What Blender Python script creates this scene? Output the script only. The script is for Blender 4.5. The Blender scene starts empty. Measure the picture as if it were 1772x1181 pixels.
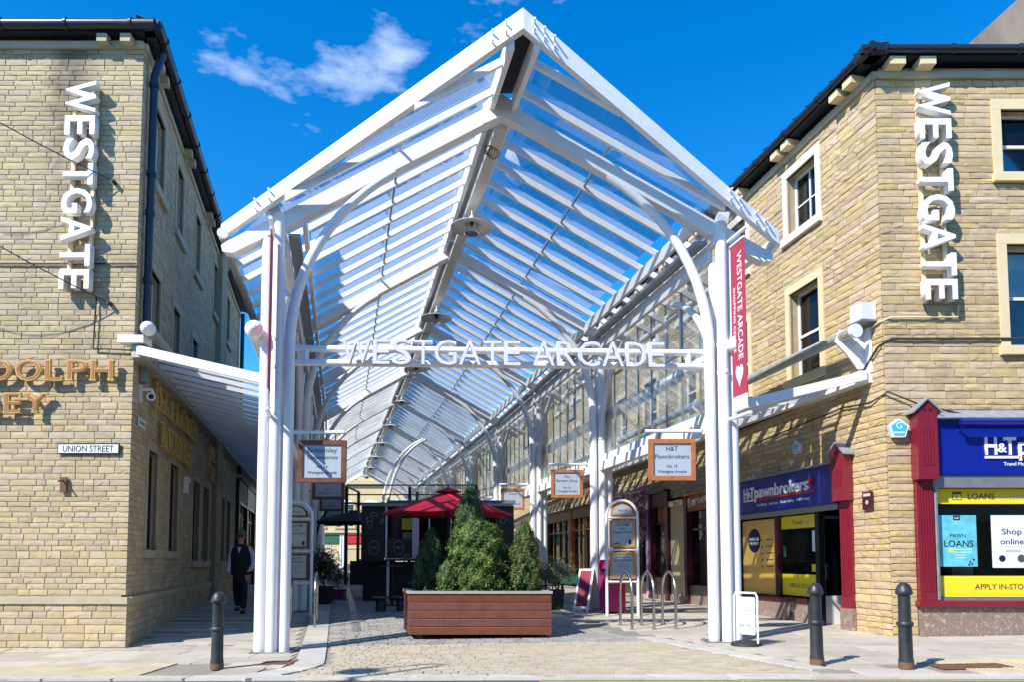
import bpy, math, random
from mathutils import Vector, Matrix
from math import sin, cos, pi, sqrt, radians
random.seed(7)
R = random.random
def U(a, b): return a + (b - a) * R()
S = bpy.context.scene
C = S.collection
# ---------------------------------------------------------------- camera, sky, sun, exposure
F, HY, PITCH = 1280.0, 972.0, .0644
cd = bpy.data.cameras.new('camera'); cam = bpy.data.objects.new('camera', cd); C.objects.link(cam); S.camera = cam
cam.location = (0, 0, 1.42); cam.rotation_euler = (pi / 2 + PITCH, 0, 0)
cd.sensor_width = 36; cd.lens = 36 * F / 1772
cd.shift_y = (HY - F * math.tan(PITCH) - 590.5) / 1772
cd.clip_start = .1; cd.clip_end = 3000
SUN_AZ = radians(47); SUN_EL = radians(41)        # light travels towards +X +Y
sd = Vector((sin(SUN_AZ) * cos(SUN_EL), cos(SUN_AZ) * cos(SUN_EL), -sin(SUN_EL)))
sl = bpy.data.lights.new('sun', 'SUN'); so = bpy.data.objects.new('sun', sl); C.objects.link(so)
sl.energy = 3.9; sl.angle = radians(.53); sl.color = (1, .955, .88)
so.rotation_euler = sd.to_track_quat('-Z', 'Y').to_euler(); so.location = (-20, -30, 40)
W = bpy.data.worlds.new("World"); S.world = W; W.use_nodes = True
nt = W.node_tree; nt.nodes.clear()
def N(t, k, **kw):
    n = t.nodes.new(k)
    for a, b in kw.items(): setattr(n, a, b)
    return n
def LK(t, a, b): t.links.new(a, b)
sky = N(nt, 'ShaderNodeTexSky'); sky.sky_type = 'NISHITA'; sky.sun_disc = False
sky.sun_elevation = SUN_EL; sky.sun_rotation = math.atan2(-sd.x, -sd.y); sky.ozone_density = 6; sky.dust_density = .1; sky.air_density = 1.0; sky.altitude = 300
hs = N(nt, 'ShaderNodeHueSaturation'); hs.inputs['Saturation'].default_value = 1.31; hs.inputs['Value'].default_value = 1.0
LK(nt, sky.outputs[0], hs.inputs['Color'])
tc = N(nt, 'ShaderNodeTexCoord')
mp = N(nt, 'ShaderNodeMapping'); mp.inputs['Scale'].default_value = (2.0, 2.0, 5.0); mp.inputs['Location'].default_value = (.35, .1, .55)
LK(nt, tc.outputs['Generated'], mp.inputs[0])
n1 = N(nt, 'ShaderNodeTexNoise'); n1.inputs['Scale'].default_value = 2.1; n1.inputs['Detail'].default_value = 9; n1.inputs['Roughness'].default_value = .58
LK(nt, mp.outputs[0], n1.inputs[0])
rp = N(nt, 'ShaderNodeValToRGB'); rp.color_ramp.elements[0].position = .535; rp.color_ramp.elements[1].position = .80
LK(nt, n1.outputs[0], rp.inputs[0])
mc = N(nt, 'ShaderNodeMixRGB'); mc.inputs[2].default_value = (8.2, 8.5, 9.0, 1)
LK(nt, hs.outputs[0], mc.inputs[1])
def lobe(d, a, b, amt):                       # a bank of cloud centred on a direction of the sky
    dp = N(nt, 'ShaderNodeVectorMath', operation='DOT_PRODUCT'); nrm = N(nt, 'ShaderNodeVectorMath', operation='NORMALIZE'); LK(nt, tc.outputs['Generated'], nrm.inputs[0]); LK(nt, nrm.outputs[0], dp.inputs[0]); dp.inputs[1].default_value = Vector(d).normalized()
    r = N(nt, 'ShaderNodeMapRange', interpolation_type='SMOOTHSTEP'); r.inputs[1].default_value = a; r.inputs[2].default_value = b; r.inputs[4].default_value = amt; LK(nt, dp.outputs['Value'], r.inputs[0]); return r.outputs[0]
acc = None
for d_, a_, b_, am in (((-.26, .77, .61), .975, .9985, 1), ((-.10, .765, .66), .975, .9985, 1), ((.12, .76, .68), .98, .999, .8), ((.8, .3, .5), .9, .99, .8), ((-.9, .2, .4), .9, .99, .8), ((-.3, -.9, .35), .9, .99, .8), ((.5, -.8, .3), .9, .99, .8)):
    l = lobe(d_, a_, b_, am)
    if acc is None: acc = l
    else:
        q = N(nt, 'ShaderNodeMath', operation='MAXIMUM'); LK(nt, acc, q.inputs[0]); LK(nt, l, q.inputs[1]); acc = q.outputs[0]
qa = N(nt, 'ShaderNodeMath', operation='MULTIPLY_ADD'); LK(nt, acc, qa.inputs[0]); qa.inputs[1].default_value = .30; qa.inputs[2].default_value = -.30
qb = N(nt, 'ShaderNodeMath', operation='ADD'); LK(nt, qa.outputs[0], qb.inputs[0]); LK(nt, n1.outputs[0], qb.inputs[1]); LK(nt, qb.outputs[0], rp.inputs[0])
qm = N(nt, 'ShaderNodeMath', operation='MULTIPLY'); qm.inputs[1].default_value = .62; LK(nt, rp.outputs[0], qm.inputs[0]); LK(nt, qm.outputs[0], mc.inputs[0])
bg = N(nt, 'ShaderNodeBackground'); bg.inputs['Strength'].default_value = .15
LK(nt, mc.outputs[0], bg.inputs[0])
ow = N(nt, 'ShaderNodeOutputWorld'); LK(nt, bg.outputs[0], ow.inputs[0])
vs = S.view_settings; S.display_settings.display_device = 'sRGB'
vs.view_transform = 'Standard'; vs.look = 'None'; vs.gamma = 1; vs.use_curve_mapping = False; vs.exposure = .86
S.cycles.max_bounces = 8; S.cycles.transparent_max_bounces = 40; S.cycles.diffuse_bounces = 4; S.cycles.glossy_bounces = 3; S.cycles.transmission_bounces = 4
S.cycles.caustics_reflective = False; S.cycles.caustics_refractive = False; S.cycles.sample_clamp_indirect = 6

# ---------------------------------------------------------------- materials
def mat(name, col, rough=.6, var=.12, scale=3, bump=.15, bs=40, metal=0, rnd=0, attr=False, stain=0, coat=0, spec=.5, emit=0, streak=0, dirtcol=(.05, .045, .035)):
    m = bpy.data.materials.new(name); m.use_nodes = True; t = m.node_tree; p = t.nodes['Principled BSDF']
    p.inputs['Roughness'].default_value = rough; p.inputs['Metallic'].default_value = metal
    p.inputs['Specular IOR Level'].default_value = spec
    if coat: p.inputs['Coat Weight'].default_value = coat; p.inputs['Coat Roughness'].default_value = .08
    g = N(t, 'ShaderNodeNewGeometry')
    n = N(t, 'ShaderNodeTexNoise'); n.inputs['Scale'].default_value = scale; n.inputs['Detail'].default_value = 6
    LK(t, g.outputs['Position'], n.inputs[0])
    mx = N(t, 'ShaderNodeMixRGB'); mx.inputs[1].default_value = tuple(c * (1 - var * 1.6) for c in col) + (1,); mx.inputs[2].default_value = tuple(min(1, c * (1 + var * 1.6)) for c in col) + (1,)
    LK(t, n.outputs[0], mx.inputs[0]); out = mx.outputs[0]
    if rnd:
        if attr:
            a = N(t, 'ShaderNodeAttribute'); a.attribute_name = 'tint'; rv = a.outputs['Fac']
        else:
            a = N(t, 'ShaderNodeObjectInfo'); rv = a.outputs['Random']
        h = N(t, 'ShaderNodeHueSaturation'); LK(t, out, h.inputs['Color'])
        m1 = N(t, 'ShaderNodeMapRange'); m1.inputs[3].default_value = 1 - rnd; m1.inputs[4].default_value = 1 + rnd; LK(t, rv, m1.inputs[0]); LK(t, m1.outputs[0], h.inputs['Value'])
        m3 = N(t, 'ShaderNodeMath', operation='MULTIPLY'); m3.inputs[1].default_value = 7.31; LK(t, rv, m3.inputs[0])
        m4 = N(t, 'ShaderNodeMath', operation='FRACT'); LK(t, m3.outputs[0], m4.inputs[0])
        m2 = N(t, 'ShaderNodeMapRange'); m2.inputs[3].default_value = .84; m2.inputs[4].default_value = 1.12; LK(t, m4.outputs[0], m2.inputs[0]); LK(t, m2.outputs[0], h.inputs['Saturation'])
        m5 = N(t, 'ShaderNodeMapRange'); m5.inputs[3].default_value = .492; m5.inputs[4].default_value = .508; LK(t, m4.outputs[0], m5.inputs[0]); LK(t, m5.outputs[0], h.inputs['Hue'])
        out = h.outputs[0]
    if stain:
        mpn = N(t, 'ShaderNodeMapping'); mpn.inputs['Scale'].default_value = (1, 1, .28 if streak else 1); LK(t, g.outputs['Position'], mpn.inputs[0])
        ns = N(t, 'ShaderNodeTexNoise'); ns.inputs['Scale'].default_value = 1.1 if streak else .8; ns.inputs['Detail'].default_value = 8; ns.inputs['Roughness'].default_value = .65; LK(t, mpn.outputs[0], ns.inputs[0])
        r = N(t, 'ShaderNodeValToRGB'); r.color_ramp.elements[0].position = .5; r.color_ramp.elements[1].position = .78; LK(t, ns.outputs[0], r.inputs[0])
        ml = N(t, 'ShaderNodeMath', operation='MULTIPLY'); ml.inputs[1].default_value = stain; LK(t, r.outputs[0], ml.inputs[0])
        mm = N(t, 'ShaderNodeMixRGB'); mm.inputs[2].default_value = dirtcol + (1,); LK(t, ml.outputs[0], mm.inputs[0]); LK(t, out, mm.inputs[1]); out = mm.outputs[0]
    LK(t, out, p.inputs['Base Color'])
    if bump:
        nb = N(t, 'ShaderNodeTexNoise'); nb.inputs['Scale'].default_value = bs; nb.inputs['Detail'].default_value = 5; LK(t, g.outputs['Position'], nb.inputs[0])
        b = N(t, 'ShaderNodeBump'); b.inputs['Strength'].default_value = bump; b.inputs['Distance'].default_value = .012; LK(t, nb.outputs[0], b.inputs['Height']); LK(t, b.outputs[0], p.inputs['Normal'])
        rr = N(t, 'ShaderNodeMapRange'); rr.inputs[3].default_value = max(0, rough - .12); rr.inputs[4].default_value = min(1, rough + .12); LK(t, n.outputs[0], rr.inputs[0]); LK(t, rr.outputs[0], p.inputs['Roughness'])
    if emit: p.inputs['Emission Strength'].default_value = emit; p.inputs['Emission Color'].default_value = tuple(col) + (1,)
    return m
def glass(name, tint=(.93, .97, .96), dust=.06, gl=1.0, dustcol=(.75, .77, .74), rough=.02):
    m = bpy.data.materials.new(name); m.use_nodes = True; t = m.node_tree; t.nodes.clear()
    tr = N(t, 'ShaderNodeBsdfTransparent'); tr.inputs[0].default_value = tint + (1,)
    gg = N(t, 'ShaderNodeBsdfGlossy'); gg.inputs['Roughness'].default_value = rough
    fr = N(t, 'ShaderNodeFresnel'); fr.inputs[0].default_value = 1.5
    mu = N(t, 'ShaderNodeMath', operation='MULTIPLY'); mu.inputs[1].default_value = gl; LK(t, fr.outputs[0], mu.inputs[0])
    m1 = N(t, 'ShaderNodeMixShader'); LK(t, mu.outputs[0], m1.inputs[0]); LK(t, tr.outputs[0], m1.inputs[1]); LK(t, gg.outputs[0], m1.inputs[2])
    df = N(t, 'ShaderNodeBsdfDiffuse'); df.inputs[0].default_value = dustcol + (1,)
    tl = N(t, 'ShaderNodeBsdfTranslucent'); tl.inputs[0].default_value = dustcol + (1,)
    dd = N(t, 'ShaderNodeMixShader'); LK(t, df.outputs[0], dd.inputs[1]); LK(t, tl.outputs[0], dd.inputs[2])
    g = N(t, 'ShaderNodeNewGeometry'); n = N(t, 'ShaderNodeTexNoise'); n.inputs['Scale'].default_value = 1.3; n.inputs['Detail'].default_value = 7; LK(t, g.outputs['Position'], n.inputs[0])
    mr = N(t, 'ShaderNodeMapRange'); mr.inputs[1].default_value = .3; mr.inputs[2].default_value = .75; mr.inputs[3].default_value = dust * .4; mr.inputs[4].default_value = dust * 2; LK(t, n.outputs[0], mr.inputs[0])
    m2 = N(t, 'ShaderNodeMixShader'); LK(t, mr.outputs[0], m2.inputs[0]); LK(t, m1.outputs[0], m2.inputs[1]); LK(t, dd.outputs[0], m2.inputs[2])
    o = N(t, 'ShaderNodeOutputMaterial'); LK(t, m2.outputs[0], o.inputs[0])
    return m
WHITE = mat('white_paint', (.84, .84, .83), .38, .04, 4, .03, 30, stain=.26, streak=1, dirtcol=(.45, .42, .35))
WHITE2 = mat('white_frame_paint', (.78, .78, .76), .4, .05, 6, .03)
SIGNW = mat('white_letter', (.85, .85, .86), .35, .02, 4, 0)
GUT = mat('dark_gutter', (.018, .022, .035), .35, .2, 5, .05)
SLATE = mat('slate', (.05, .052, .06), .6, .3, 9, .4, 30, rnd=.3)
STL = mat('stone_left', (.485, .385, .232), .85, .10, 9, .5, 55, rnd=.14, stain=.30, streak=1, dirtcol=(.13, .105, .06))
STLs = mat('stone_left_mass', (.485, .385, .232), .85, .10, 9, .5, 55, rnd=.14, attr=True, stain=.30, streak=1, dirtcol=(.13, .105, .06))
STR_ = mat('stone_right', (.50, .375, .205), .85, .12, 9, .55, 50, rnd=.145, stain=.2, dirtcol=(.2, .14, .07))
STRs = mat('stone_right_mass', (.50, .375, .205), .85, .12, 9, .55, 50, rnd=.145, attr=True, stain=.2, dirtcol=(.2, .14, .07))
MORL = mat('mortar_left', (.40, .35, .24), .95, .15, 8, .5, 80)
MORR = mat('mortar_right', (.44, .35, .21), .95, .15, 8, .5, 80)
DRESS = mat('dressed_stone', (.46, .40, .27), .8, .1, 5, .25, 60, stain=.3, dirtcol=(.2, .17, .1))
CREAM = mat('painted_sandstone', (.72, .58, .34), .6, .06, 5, .12, 60, stain=.12, dirtcol=(.4, .3, .15))
CREAMW = mat('cream_paint', (.78, .72, .60), .6, .05, 5, .1, 60)
BLACK = mat('black_paint', (.012, .013, .015), .4, .2, 6, .05)
BLACK2 = mat('matt_black', (.02, .02, .022), .7, .2, 6, .1)
DARK = mat('unlit_interior', (.02, .018, .016), .9, .3, 2, 0)  # near-black colour stands in for the shade inside rooms
GREY = mat('grey_metal', (.35, .35, .36), .4, .1, 8, .05, metal=.6)
LEAD = mat('lead_flashing', (.33, .35, .39), .5, .2, 6, .3, 12, metal=.3)
STEEL = mat('brushed_steel', (.55, .54, .52), .28, .08, 9, .04, 80, metal=1)
GALV = mat('galvanised', (.42, .42, .36), .5, .25, 7, .15, 30, metal=.4)
MAROON = mat('maroon_paint', (.20, .012, .028), .35, .08, 6, .05, coat=.3)
MAROOND = mat('dark_maroon', (.07, .008, .02), .35, .15, 6, .05, coat=.3)
BLUE = mat('blue_fascia', (.004, .016, .25), .3, .05, 4, 0, coat=.2)
YEL = mat('yellow_vinyl', (.85, .66, .02), .5, .02, 4, 0)
ORG = mat('orange_poster', (.82, .50, .12), .5, .04, 3, 0)
NAVY = mat('navy_print', (.008, .012, .06), .5, .05, 4, 0)
GREYT = mat('grey_print', (.07, .07, .08), .6, .05, 4, 0)
LGREYT = mat('light_grey_print', (.45, .45, .46), .6, .05, 4, 0)
PW = mat('poster_white', (.72, .78, .80), .5, .03, 4, 0)
CYAN = mat('cyan_print', (.12, .50, .74), .5, .45, 5, 0)
RED = mat('red_print', (.6, .012, .02), .45, .04, 4, 0)
REDF = mat('red_canvas', (.66, .012, .045), .85, .06, 5, .25, 200)
MAG = mat('magenta_enamel', (.38, .01, .12), .35, .06, 5, .03)
GOLD = mat('gold_paint', (.72, .47, .10), .35, .1, 9, .05, metal=.3)
RUST = mat('rust_inlay', (.38, .13, .05), .5, .15, 9, 0)
RUSTM = mat('rust_iron', (.16, .085, .05), .85, .35, 14, .5)
BOLL = mat('bollard_paint', (.020, .023, .028), .45, .3, 12, .25, 25, stain=.25, dirtcol=(.2, .2, .2))
TIMB = mat('planter_timber', (.135, .040, .022), .5, .22, 5, .3, 18, rnd=.09)
WOODF = mat('oak_frame', (.42, .145, .045), .5, .2, 12, .12, 30)
WOODY = mat('pine_frame', (.56, .27, .06), .5, .18, 12, .12, 30)
WOODB = mat('brown_joinery', (.16, .06, .025), .4, .25, 8, .1, 30)
BOARD = mat('sign_panel', (.40, .46, .53), .28, .03, 4, 0)
BOARDC = mat('sign_panel_cream', (.55, .55, .48), .4, .05, 4, 0)
PINK = mat('lilac_paint', (.60, .36, .58), .4, .06, 5, .03)
SETY = mat('yellow_sett', (.46, .39, .275), .85, .12, 6, .4, 60, rnd=.11, stain=.25, dirtcol=(.2, .17, .12))
SETYs = mat('yellow_sett_mass', (.46, .39, .275), .85, .12, 6, .4, 60, rnd=.11, attr=True, stain=.25, dirtcol=(.2, .17, .12))
SETG = mat('grey_sett', (.325, .305, .27), .8, .16, 6, .4, 60, rnd=.2, stain=.25, dirtcol=(.12, .11, .1))
SETGs = mat('grey_sett_mass', (.325, .305, .27), .8, .16, 6, .4, 60, rnd=.2, attr=True, stain=.25, dirtcol=(.12, .11, .1))
FLAG = mat('york_flag', (.46, .41, .33), .85, .12, 3, .3, 60, rnd=.13, stain=.3, dirtcol=(.2, .17, .13))
KERB = mat('kerb_stone', (.50, .47, .41), .8, .1, 6, .3, 60, rnd=.1, stain=.15, dirtcol=(.2, .18, .15))
TACT = mat('tactile_buff', (.50, .42, .27), .85, .12, 6, .3, 60, rnd=.1)
JOINT = mat('joint_sand', (.27, .24, .18), .95, .2, 8, .4, 60)
JOINTG = mat('joint_grey', (.23, .22, .19), .95, .2, 8, .4, 60)
ASPH = mat('asphalt', (.075, .075, .078), .85, .25, 20, .7, 120)
YLINE = mat('yellow_line', (.62, .50, .12), .7, .15, 14, .2)
MARB = mat('brown_marble', (.26, .19, .155), .25, .2, 7, 0)
def marble():
    t = MARB.node_tree; p = t.nodes['Principled BSDF']; g = N(t, 'ShaderNodeNewGeometry')
    dn = N(t, 'ShaderNodeTexNoise'); dn.inputs['Scale'].default_value = 5; dn.inputs['Detail'].default_value = 6; LK(t, g.outputs['Position'], dn.inputs[0])
    ad = N(t, 'ShaderNodeMixRGB', blend_type='ADD'); ad.inputs[0].default_value = .35; LK(t, g.outputs['Position'], ad.inputs[1]); LK(t, dn.outputs[1], ad.inputs[2])
    v = N(t, 'ShaderNodeTexVoronoi', feature='DISTANCE_TO_EDGE'); v.inputs['Scale'].default_value = 7; LK(t, ad.outputs[0], v.inputs[0])
    r = N(t, 'ShaderNodeValToRGB'); r.color_ramp.elements[0].color = (.48, .38, .31, 1); r.color_ramp.elements[1].color = (.235, .17, .14, 1); r.color_ramp.elements[1].position = .022
    LK(t, v.outputs[0], r.inputs[0])
    m2 = N(t, 'ShaderNodeMixRGB'); m2.inputs[2].default_value = (.5, .38, .3, 1)
    r2 = N(t, 'ShaderNodeValToRGB'); r2.color_ramp.elements[0].position = .58; r2.color_ramp.elements[1].position = .72; n2 = N(t, 'ShaderNodeTexNoise'); n2.inputs['Scale'].default_value = 14; n2.inputs['Detail'].default_value = 8
    LK(t, g.outputs['Position'], n2.inputs[0]); LK(t, n2.outputs[0], r2.inputs[0]); LK(t, r2.outputs[0], m2.inputs[0]); LK(t, r.outputs[0], m2.inputs[1]); LK(t, m2.outputs[0], p.inputs['Base Color'])
marble()
GL = glass('roof_glass', (.975, .985, .99), .006, .4)
GLD = glass('dusty_roof_glass', (.95, .97, .97), .20, .4)
GLW = glass('wall_glass', (.945, .975, .96), .05, .5)
GLS = glass('window_glass', (.94, .95, .95), .006, 1.0)
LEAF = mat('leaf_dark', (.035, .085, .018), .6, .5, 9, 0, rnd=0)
def leafmat(name, a, b, c):
    m = bpy.data.materials.new(name); m.use_nodes = True; t = m.node_tree; p = t.nodes['Principled BSDF']
    at = N(t, 'ShaderNodeAttribute'); at.attribute_name = 'tint'
    r = N(t, 'ShaderNodeValToRGB'); r.color_ramp.elements[0].color = a + (1,); r.color_ramp.elements[1].color = c + (1,); e = r.color_ramp.elements.new(.55); e.color = b + (1,)
    LK(t, at.outputs['Fac'], r.inputs[0]); LK(t, r.outputs[0], p.inputs['Base Color']); p.inputs['Roughness'].default_value = .5
    p.inputs['Specular IOR Level'].default_value = .4
    tl = N(t, 'ShaderNodeBsdfTranslucent'); LK(t, r.outputs[0], tl.inputs[0]); mx = N(t, 'ShaderNodeMixShader'); mx.inputs[0].default_value = .22
    o = t.nodes['Material Output']; LK(t, p.outputs[0], mx.inputs[1]); LK(t, tl.outputs[0], mx.inputs[2]); LK(t, mx.outputs[0], o.inputs[0])
    return m
LBOX = leafmat('box_leaf', (.028, .065, .012), (.095, .18, .030), (.25, .34, .07))
LBOXD = leafmat('dark_box_leaf', (.014, .040, .010), (.035, .085, .018), (.09, .15, .035))
LBOXB = leafmat('box_leaf_browned', (.022, .060, .012), (.09, .15, .03), (.28, .19, .07))
LOLV = leafmat('olive_leaf', (.05, .09, .045), (.12, .17, .10), (.22, .26, .18))
LDRK = leafmat('bay_leaf', (.012, .035, .010), (.03, .07, .02), (.06, .11, .04))
LPNK = leafmat('blossom', (.45, .18, .24), (.68, .45, .46), (.80, .68, .60))
SKIN = mat('skin', (.50, .26, .18), .5, .05, 9, 0)
CLOTH = mat('dark_cloth', (.010, .011, .018), .9, .2, 9, .2, 90)
SHIRT = mat('pale_shirt', (.62, .63, .66), .85, .08, 9, .2, 60)
CAPM = mat('cap_cloth', (.17, .13, .10), .9, .1, 9, .1)
BGST = mat('pale_sandstone', (.60, .47, .26), .85, .12, 3, .3, 20)
DGL = mat('dark_glass', (.018, .010, .010), .45, .3, 2, 0, spec=.15)
SIGNL = mat('name_letter', (.68, .67, .72), .35, .02, 4, 0)
GREEN = mat('green_paint', (.03, .12, .06), .4, .1, 6, 0)
CARD = mat('cardboard', (.40, .25, .12), .8, .1, 6, 0)

def soot(m, x0, wx, za, zb, amt):       # a weathered run of soot down the stone under the gutter
    t = m.node_tree; p = t.nodes['Principled BSDF']; src = p.inputs['Base Color'].links[0].from_socket
    g = N(t, 'ShaderNodeNewGeometry'); sp = N(t, 'ShaderNodeSeparateXYZ'); LK(t, g.outputs['Position'], sp.inputs[0])
    n = N(t, 'ShaderNodeTexNoise'); n.inputs['Scale'].default_value = 3.5; n.inputs['Detail'].default_value = 7; LK(t, g.outputs['Position'], n.inputs[0])
    def M2(op, a, b):
        q = N(t, 'ShaderNodeMath', operation=op)
        for i, v in enumerate((a, b)):
            if isinstance(v, (int, float)): q.inputs[i].default_value = v
            elif v is not None: LK(t, v, q.inputs[i])
        return q.outputs[0]
    dx = M2('ABSOLUTE', M2('ADD', M2('SUBTRACT', sp.outputs[0], x0), M2('MULTIPLY', M2('SUBTRACT', n.outputs[0], .5), .5)), None)
    a = N(t, 'ShaderNodeMapRange', interpolation_type='SMOOTHSTEP'); a.inputs[1].default_value = wx; a.inputs[2].default_value = .05; LK(t, dx, a.inputs[0])
    b = N(t, 'ShaderNodeMapRange', interpolation_type='SMOOTHSTEP'); b.inputs[1].default_value = za; b.inputs[2].default_value = zb; LK(t, sp.outputs[2], b.inputs[0])
    fy = M2('LESS_THAN', sp.outputs[1], 12.35)
    f = M2('MULTIPLY', M2('MULTIPLY', M2('MULTIPLY', a.outputs[0], fy), b.outputs[0]), M2('MULTIPLY', M2('ADD', n.outputs[0], .25), amt))
    mx = N(t, 'ShaderNodeMixRGB'); mx.inputs[2].default_value = (.06, .052, .04, 1); LK(t, f, mx.inputs[0]); LK(t, src, mx.inputs[1]); LK(t, mx.outputs[0], p.inputs['Base Color'])
def spots(m, sc, col, amt, thr):          # trodden gum and old drips on the paving
    t = m.node_tree; p = t.nodes['Principled BSDF']; src = p.inputs['Base Color'].links[0].from_socket
    g = N(t, 'ShaderNodeNewGeometry'); v = N(t, 'ShaderNodeTexVoronoi'); v.inputs['Scale'].default_value = sc; LK(t, g.outputs['Position'], v.inputs[0])
    n = N(t, 'ShaderNodeTexNoise'); n.inputs['Scale'].default_value = sc * .35; LK(t, g.outputs['Position'], n.inputs[0])
    r = N(t, 'ShaderNodeMapRange'); r.inputs[1].default_value = thr; r.inputs[2].default_value = thr * .6; r.inputs[4].default_value = amt; LK(t, v.outputs['Distance'], r.inputs[0])
    q = N(t, 'ShaderNodeMath', operation='MULTIPLY'); LK(t, r.outputs[0], q.inputs[0]); k = N(t, 'ShaderNodeMapRange'); k.inputs[1].default_value = .45; k.inputs[2].default_value = .55; LK(t, n.outputs[0], k.inputs[0]); LK(t, k.outputs[0], q.inputs[1])
    mx = N(t, 'ShaderNodeMixRGB'); mx.inputs[2].default_value = col + (1,); LK(t, q.outputs[0], mx.inputs[0]); LK(t, src, mx.inputs[1]); LK(t, mx.outputs[0], p.inputs['Base Color'])
for m_ in (FLAG, SETY, SETYs, SETG, SETGs, KERB): spots(m_, 5.0, (.13, .12, .10), .55, .09); spots(m_, 2.1, (.22, .18, .13), .4, .2)
for m_ in (STL, STLs, MORL): soot(m_, -7.55, .6, 5.6, 9.9, .8); soot(m_, -7.4, 3.0, 9.75, 10.35, .5)
# ---------------------------------------------------------------- mesh helpers
RL = {}
def V(*a): return Vector(a)
def bez(a, b, c, d, n=10):
    return [((1 - t) ** 3) * a + 3 * t * (1 - t) ** 2 * b + 3 * t * t * (1 - t) * c + t ** 3 * d for t in [i / n for i in range(n + 1)]]
class MB:
    def __init__(s): s.v = []; s.f = []; s.sm = []; s.mi = []; s.m = 0
    def add(s, v, f, sm=False):
        o = len(s.v); s.v += [tuple(p) for p in v]
        for q in f: s.f.append(tuple(i + o for i in q)); s.sm.append(sm); s.mi.append(s.m)
        return s
    def obox(s, O, a, b, c):
        O, a, b, c = Vector(O), Vector(a), Vector(b), Vector(c)
        if a.cross(b).dot(c) < 0: a, b = b, a
        return s.add([O, O + a, O + a + b, O + b, O + c, O + a + c, O + a + b + c, O + b + c], [(3, 2, 1, 0), (4, 5, 6, 7), (0, 1, 5, 4), (1, 2, 6, 5), (2, 3, 7, 6), (3, 0, 4, 7)])
    def box(s, c, d, rz=0):
        e1 = V(cos(rz), sin(rz), 0); e2 = V(-sin(rz), cos(rz), 0)
        return s.obox(Vector(c) - e1 * d[0] / 2 - e2 * d[1] / 2 - V(0, 0, d[2] / 2), e1 * d[0], e2 * d[1], V(0, 0, d[2]))
    def bbox(s, c, d, rz=0, bv=.01):      # box with a chamfered outline on its vertical faces
        x, y, z = [q / 2 for q in d]; b = bv; pr = [(-x + b, -y), (x - b, -y), (x, -y + b), (x, y - b), (x - b, y), (-x + b, y), (-x, y - b), (-x, -y + b)]
        e1 = V(cos(rz), sin(rz), 0); e2 = V(-sin(rz), cos(rz), 0); c = Vector(c)
        return s.prism([c + e1 * p[0] + e2 * p[1] - V(0, 0, z) for p in pr], V(0, 0, 2 * z))
    def beam(s, a, b, w, h, up=(0, 0, 1)):
        a, b = Vector(a), Vector(b); d = (b - a); sd_ = d.cross(Vector(up)).normalized(); u2 = Vector(up).normalized()
        return s.obox(a - sd_ * w / 2 - u2 * h / 2, d, sd_ * w, u2 * h)
    def prism(s, pts, vec):
        pts = [Vector(p) for p in pts]; n = len(pts); vec = Vector(vec)
        nn = V(0, 0, 0)
        for i in range(n): nn += pts[i].cross(pts[(i + 1) % n])
        if nn.dot(vec) > 0: pts = pts[::-1]
        vs_ = pts + [p + vec for p in pts]
        return s.add(vs_, [tuple(range(n)), tuple(range(2 * n - 1, n - 1, -1))] + [((i + 1) % n, i, i + n, (i + 1) % n + n) for i in range(n)])
    def tube(s, pts, r, n=10, cap=True):
        pts = [Vector(p) for p in pts]; m = len(pts); rs = r if isinstance(r, (list, tuple)) else [r] * m
        T = [(pts[min(i + 1, m - 1)] - pts[max(i - 1, 0)]).normalized() for i in range(m)]
        a = T[0].orthogonal().normalized(); vs_ = []
        for i in range(m):
            a = (a - T[i] * a.dot(T[i])).normalized(); b = T[i].cross(a)
            vs_ += [pts[i] + (a * cos(2 * pi * k / n) + b * sin(2 * pi * k / n)) * rs[i] for k in range(n)]
        s.add(vs_, [(i * n + k, i * n + (k + 1) % n, (i + 1) * n + (k + 1) % n, (i + 1) * n + k) for i in range(m - 1) for k in range(n)], True)
        if cap: s.add(vs_[:n], [tuple(range(n - 1, -1, -1))]); s.add(vs_[-n:], [tuple(range(n))])
        return s
    def lathe(s, prof, c, n=20, ax=(0, 0, 1)):
        c = Vector(c); ax = Vector(ax).normalized(); a = ax.orthogonal().normalized(); b = ax.cross(a); vs_ = []
        for r, z in prof: vs_ += [c + ax * z + (a * cos(2 * pi * k / n) + b * sin(2 * pi * k / n)) * r for k in range(n)]
        m = len(prof)
        s.add(vs_, [(i * n + k, i * n + (k + 1) % n, (i + 1) * n + (k + 1) % n, (i + 1) * n + k) for i in range(m - 1) for k in range(n)], True)
        s.add(vs_[:n], [tuple(range(n - 1, -1, -1))]); s.add(vs_[-n:], [tuple(range(n))]); return s
    def build(s, name, m, parent=None, kind=None, label=None, tint=None):
        off = RL.get(parent.name, V(0, 0, 0)) if parent else V(0, 0, 0)
        me = bpy.data.meshes.new(name); me.from_pydata([(x - off.x, y - off.y, z - off.z) for x, y, z in s.v], [], s.f)
        ms = m if isinstance(m, (list, tuple)) else [m]
        for q in ms: me.materials.append(q)
        me.polygons.foreach_set('use_smooth', s.sm)
        if len(ms) > 1: me.polygons.foreach_set('material_index', s.mi)
        if tint is not None:
            at = me.attributes.new('tint', 'FLOAT', 'FACE'); at.data.foreach_set('value', tint)
        me.update()
        o = bpy.data.objects.new(name, me); C.objects.link(o)
        if parent: o.parent = parent; RL[o.name] = off
        else: RL[o.name] = V(0, 0, 0)
        if kind: o['kind'] = kind
        if label: o['label'] = label
        return o
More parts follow.
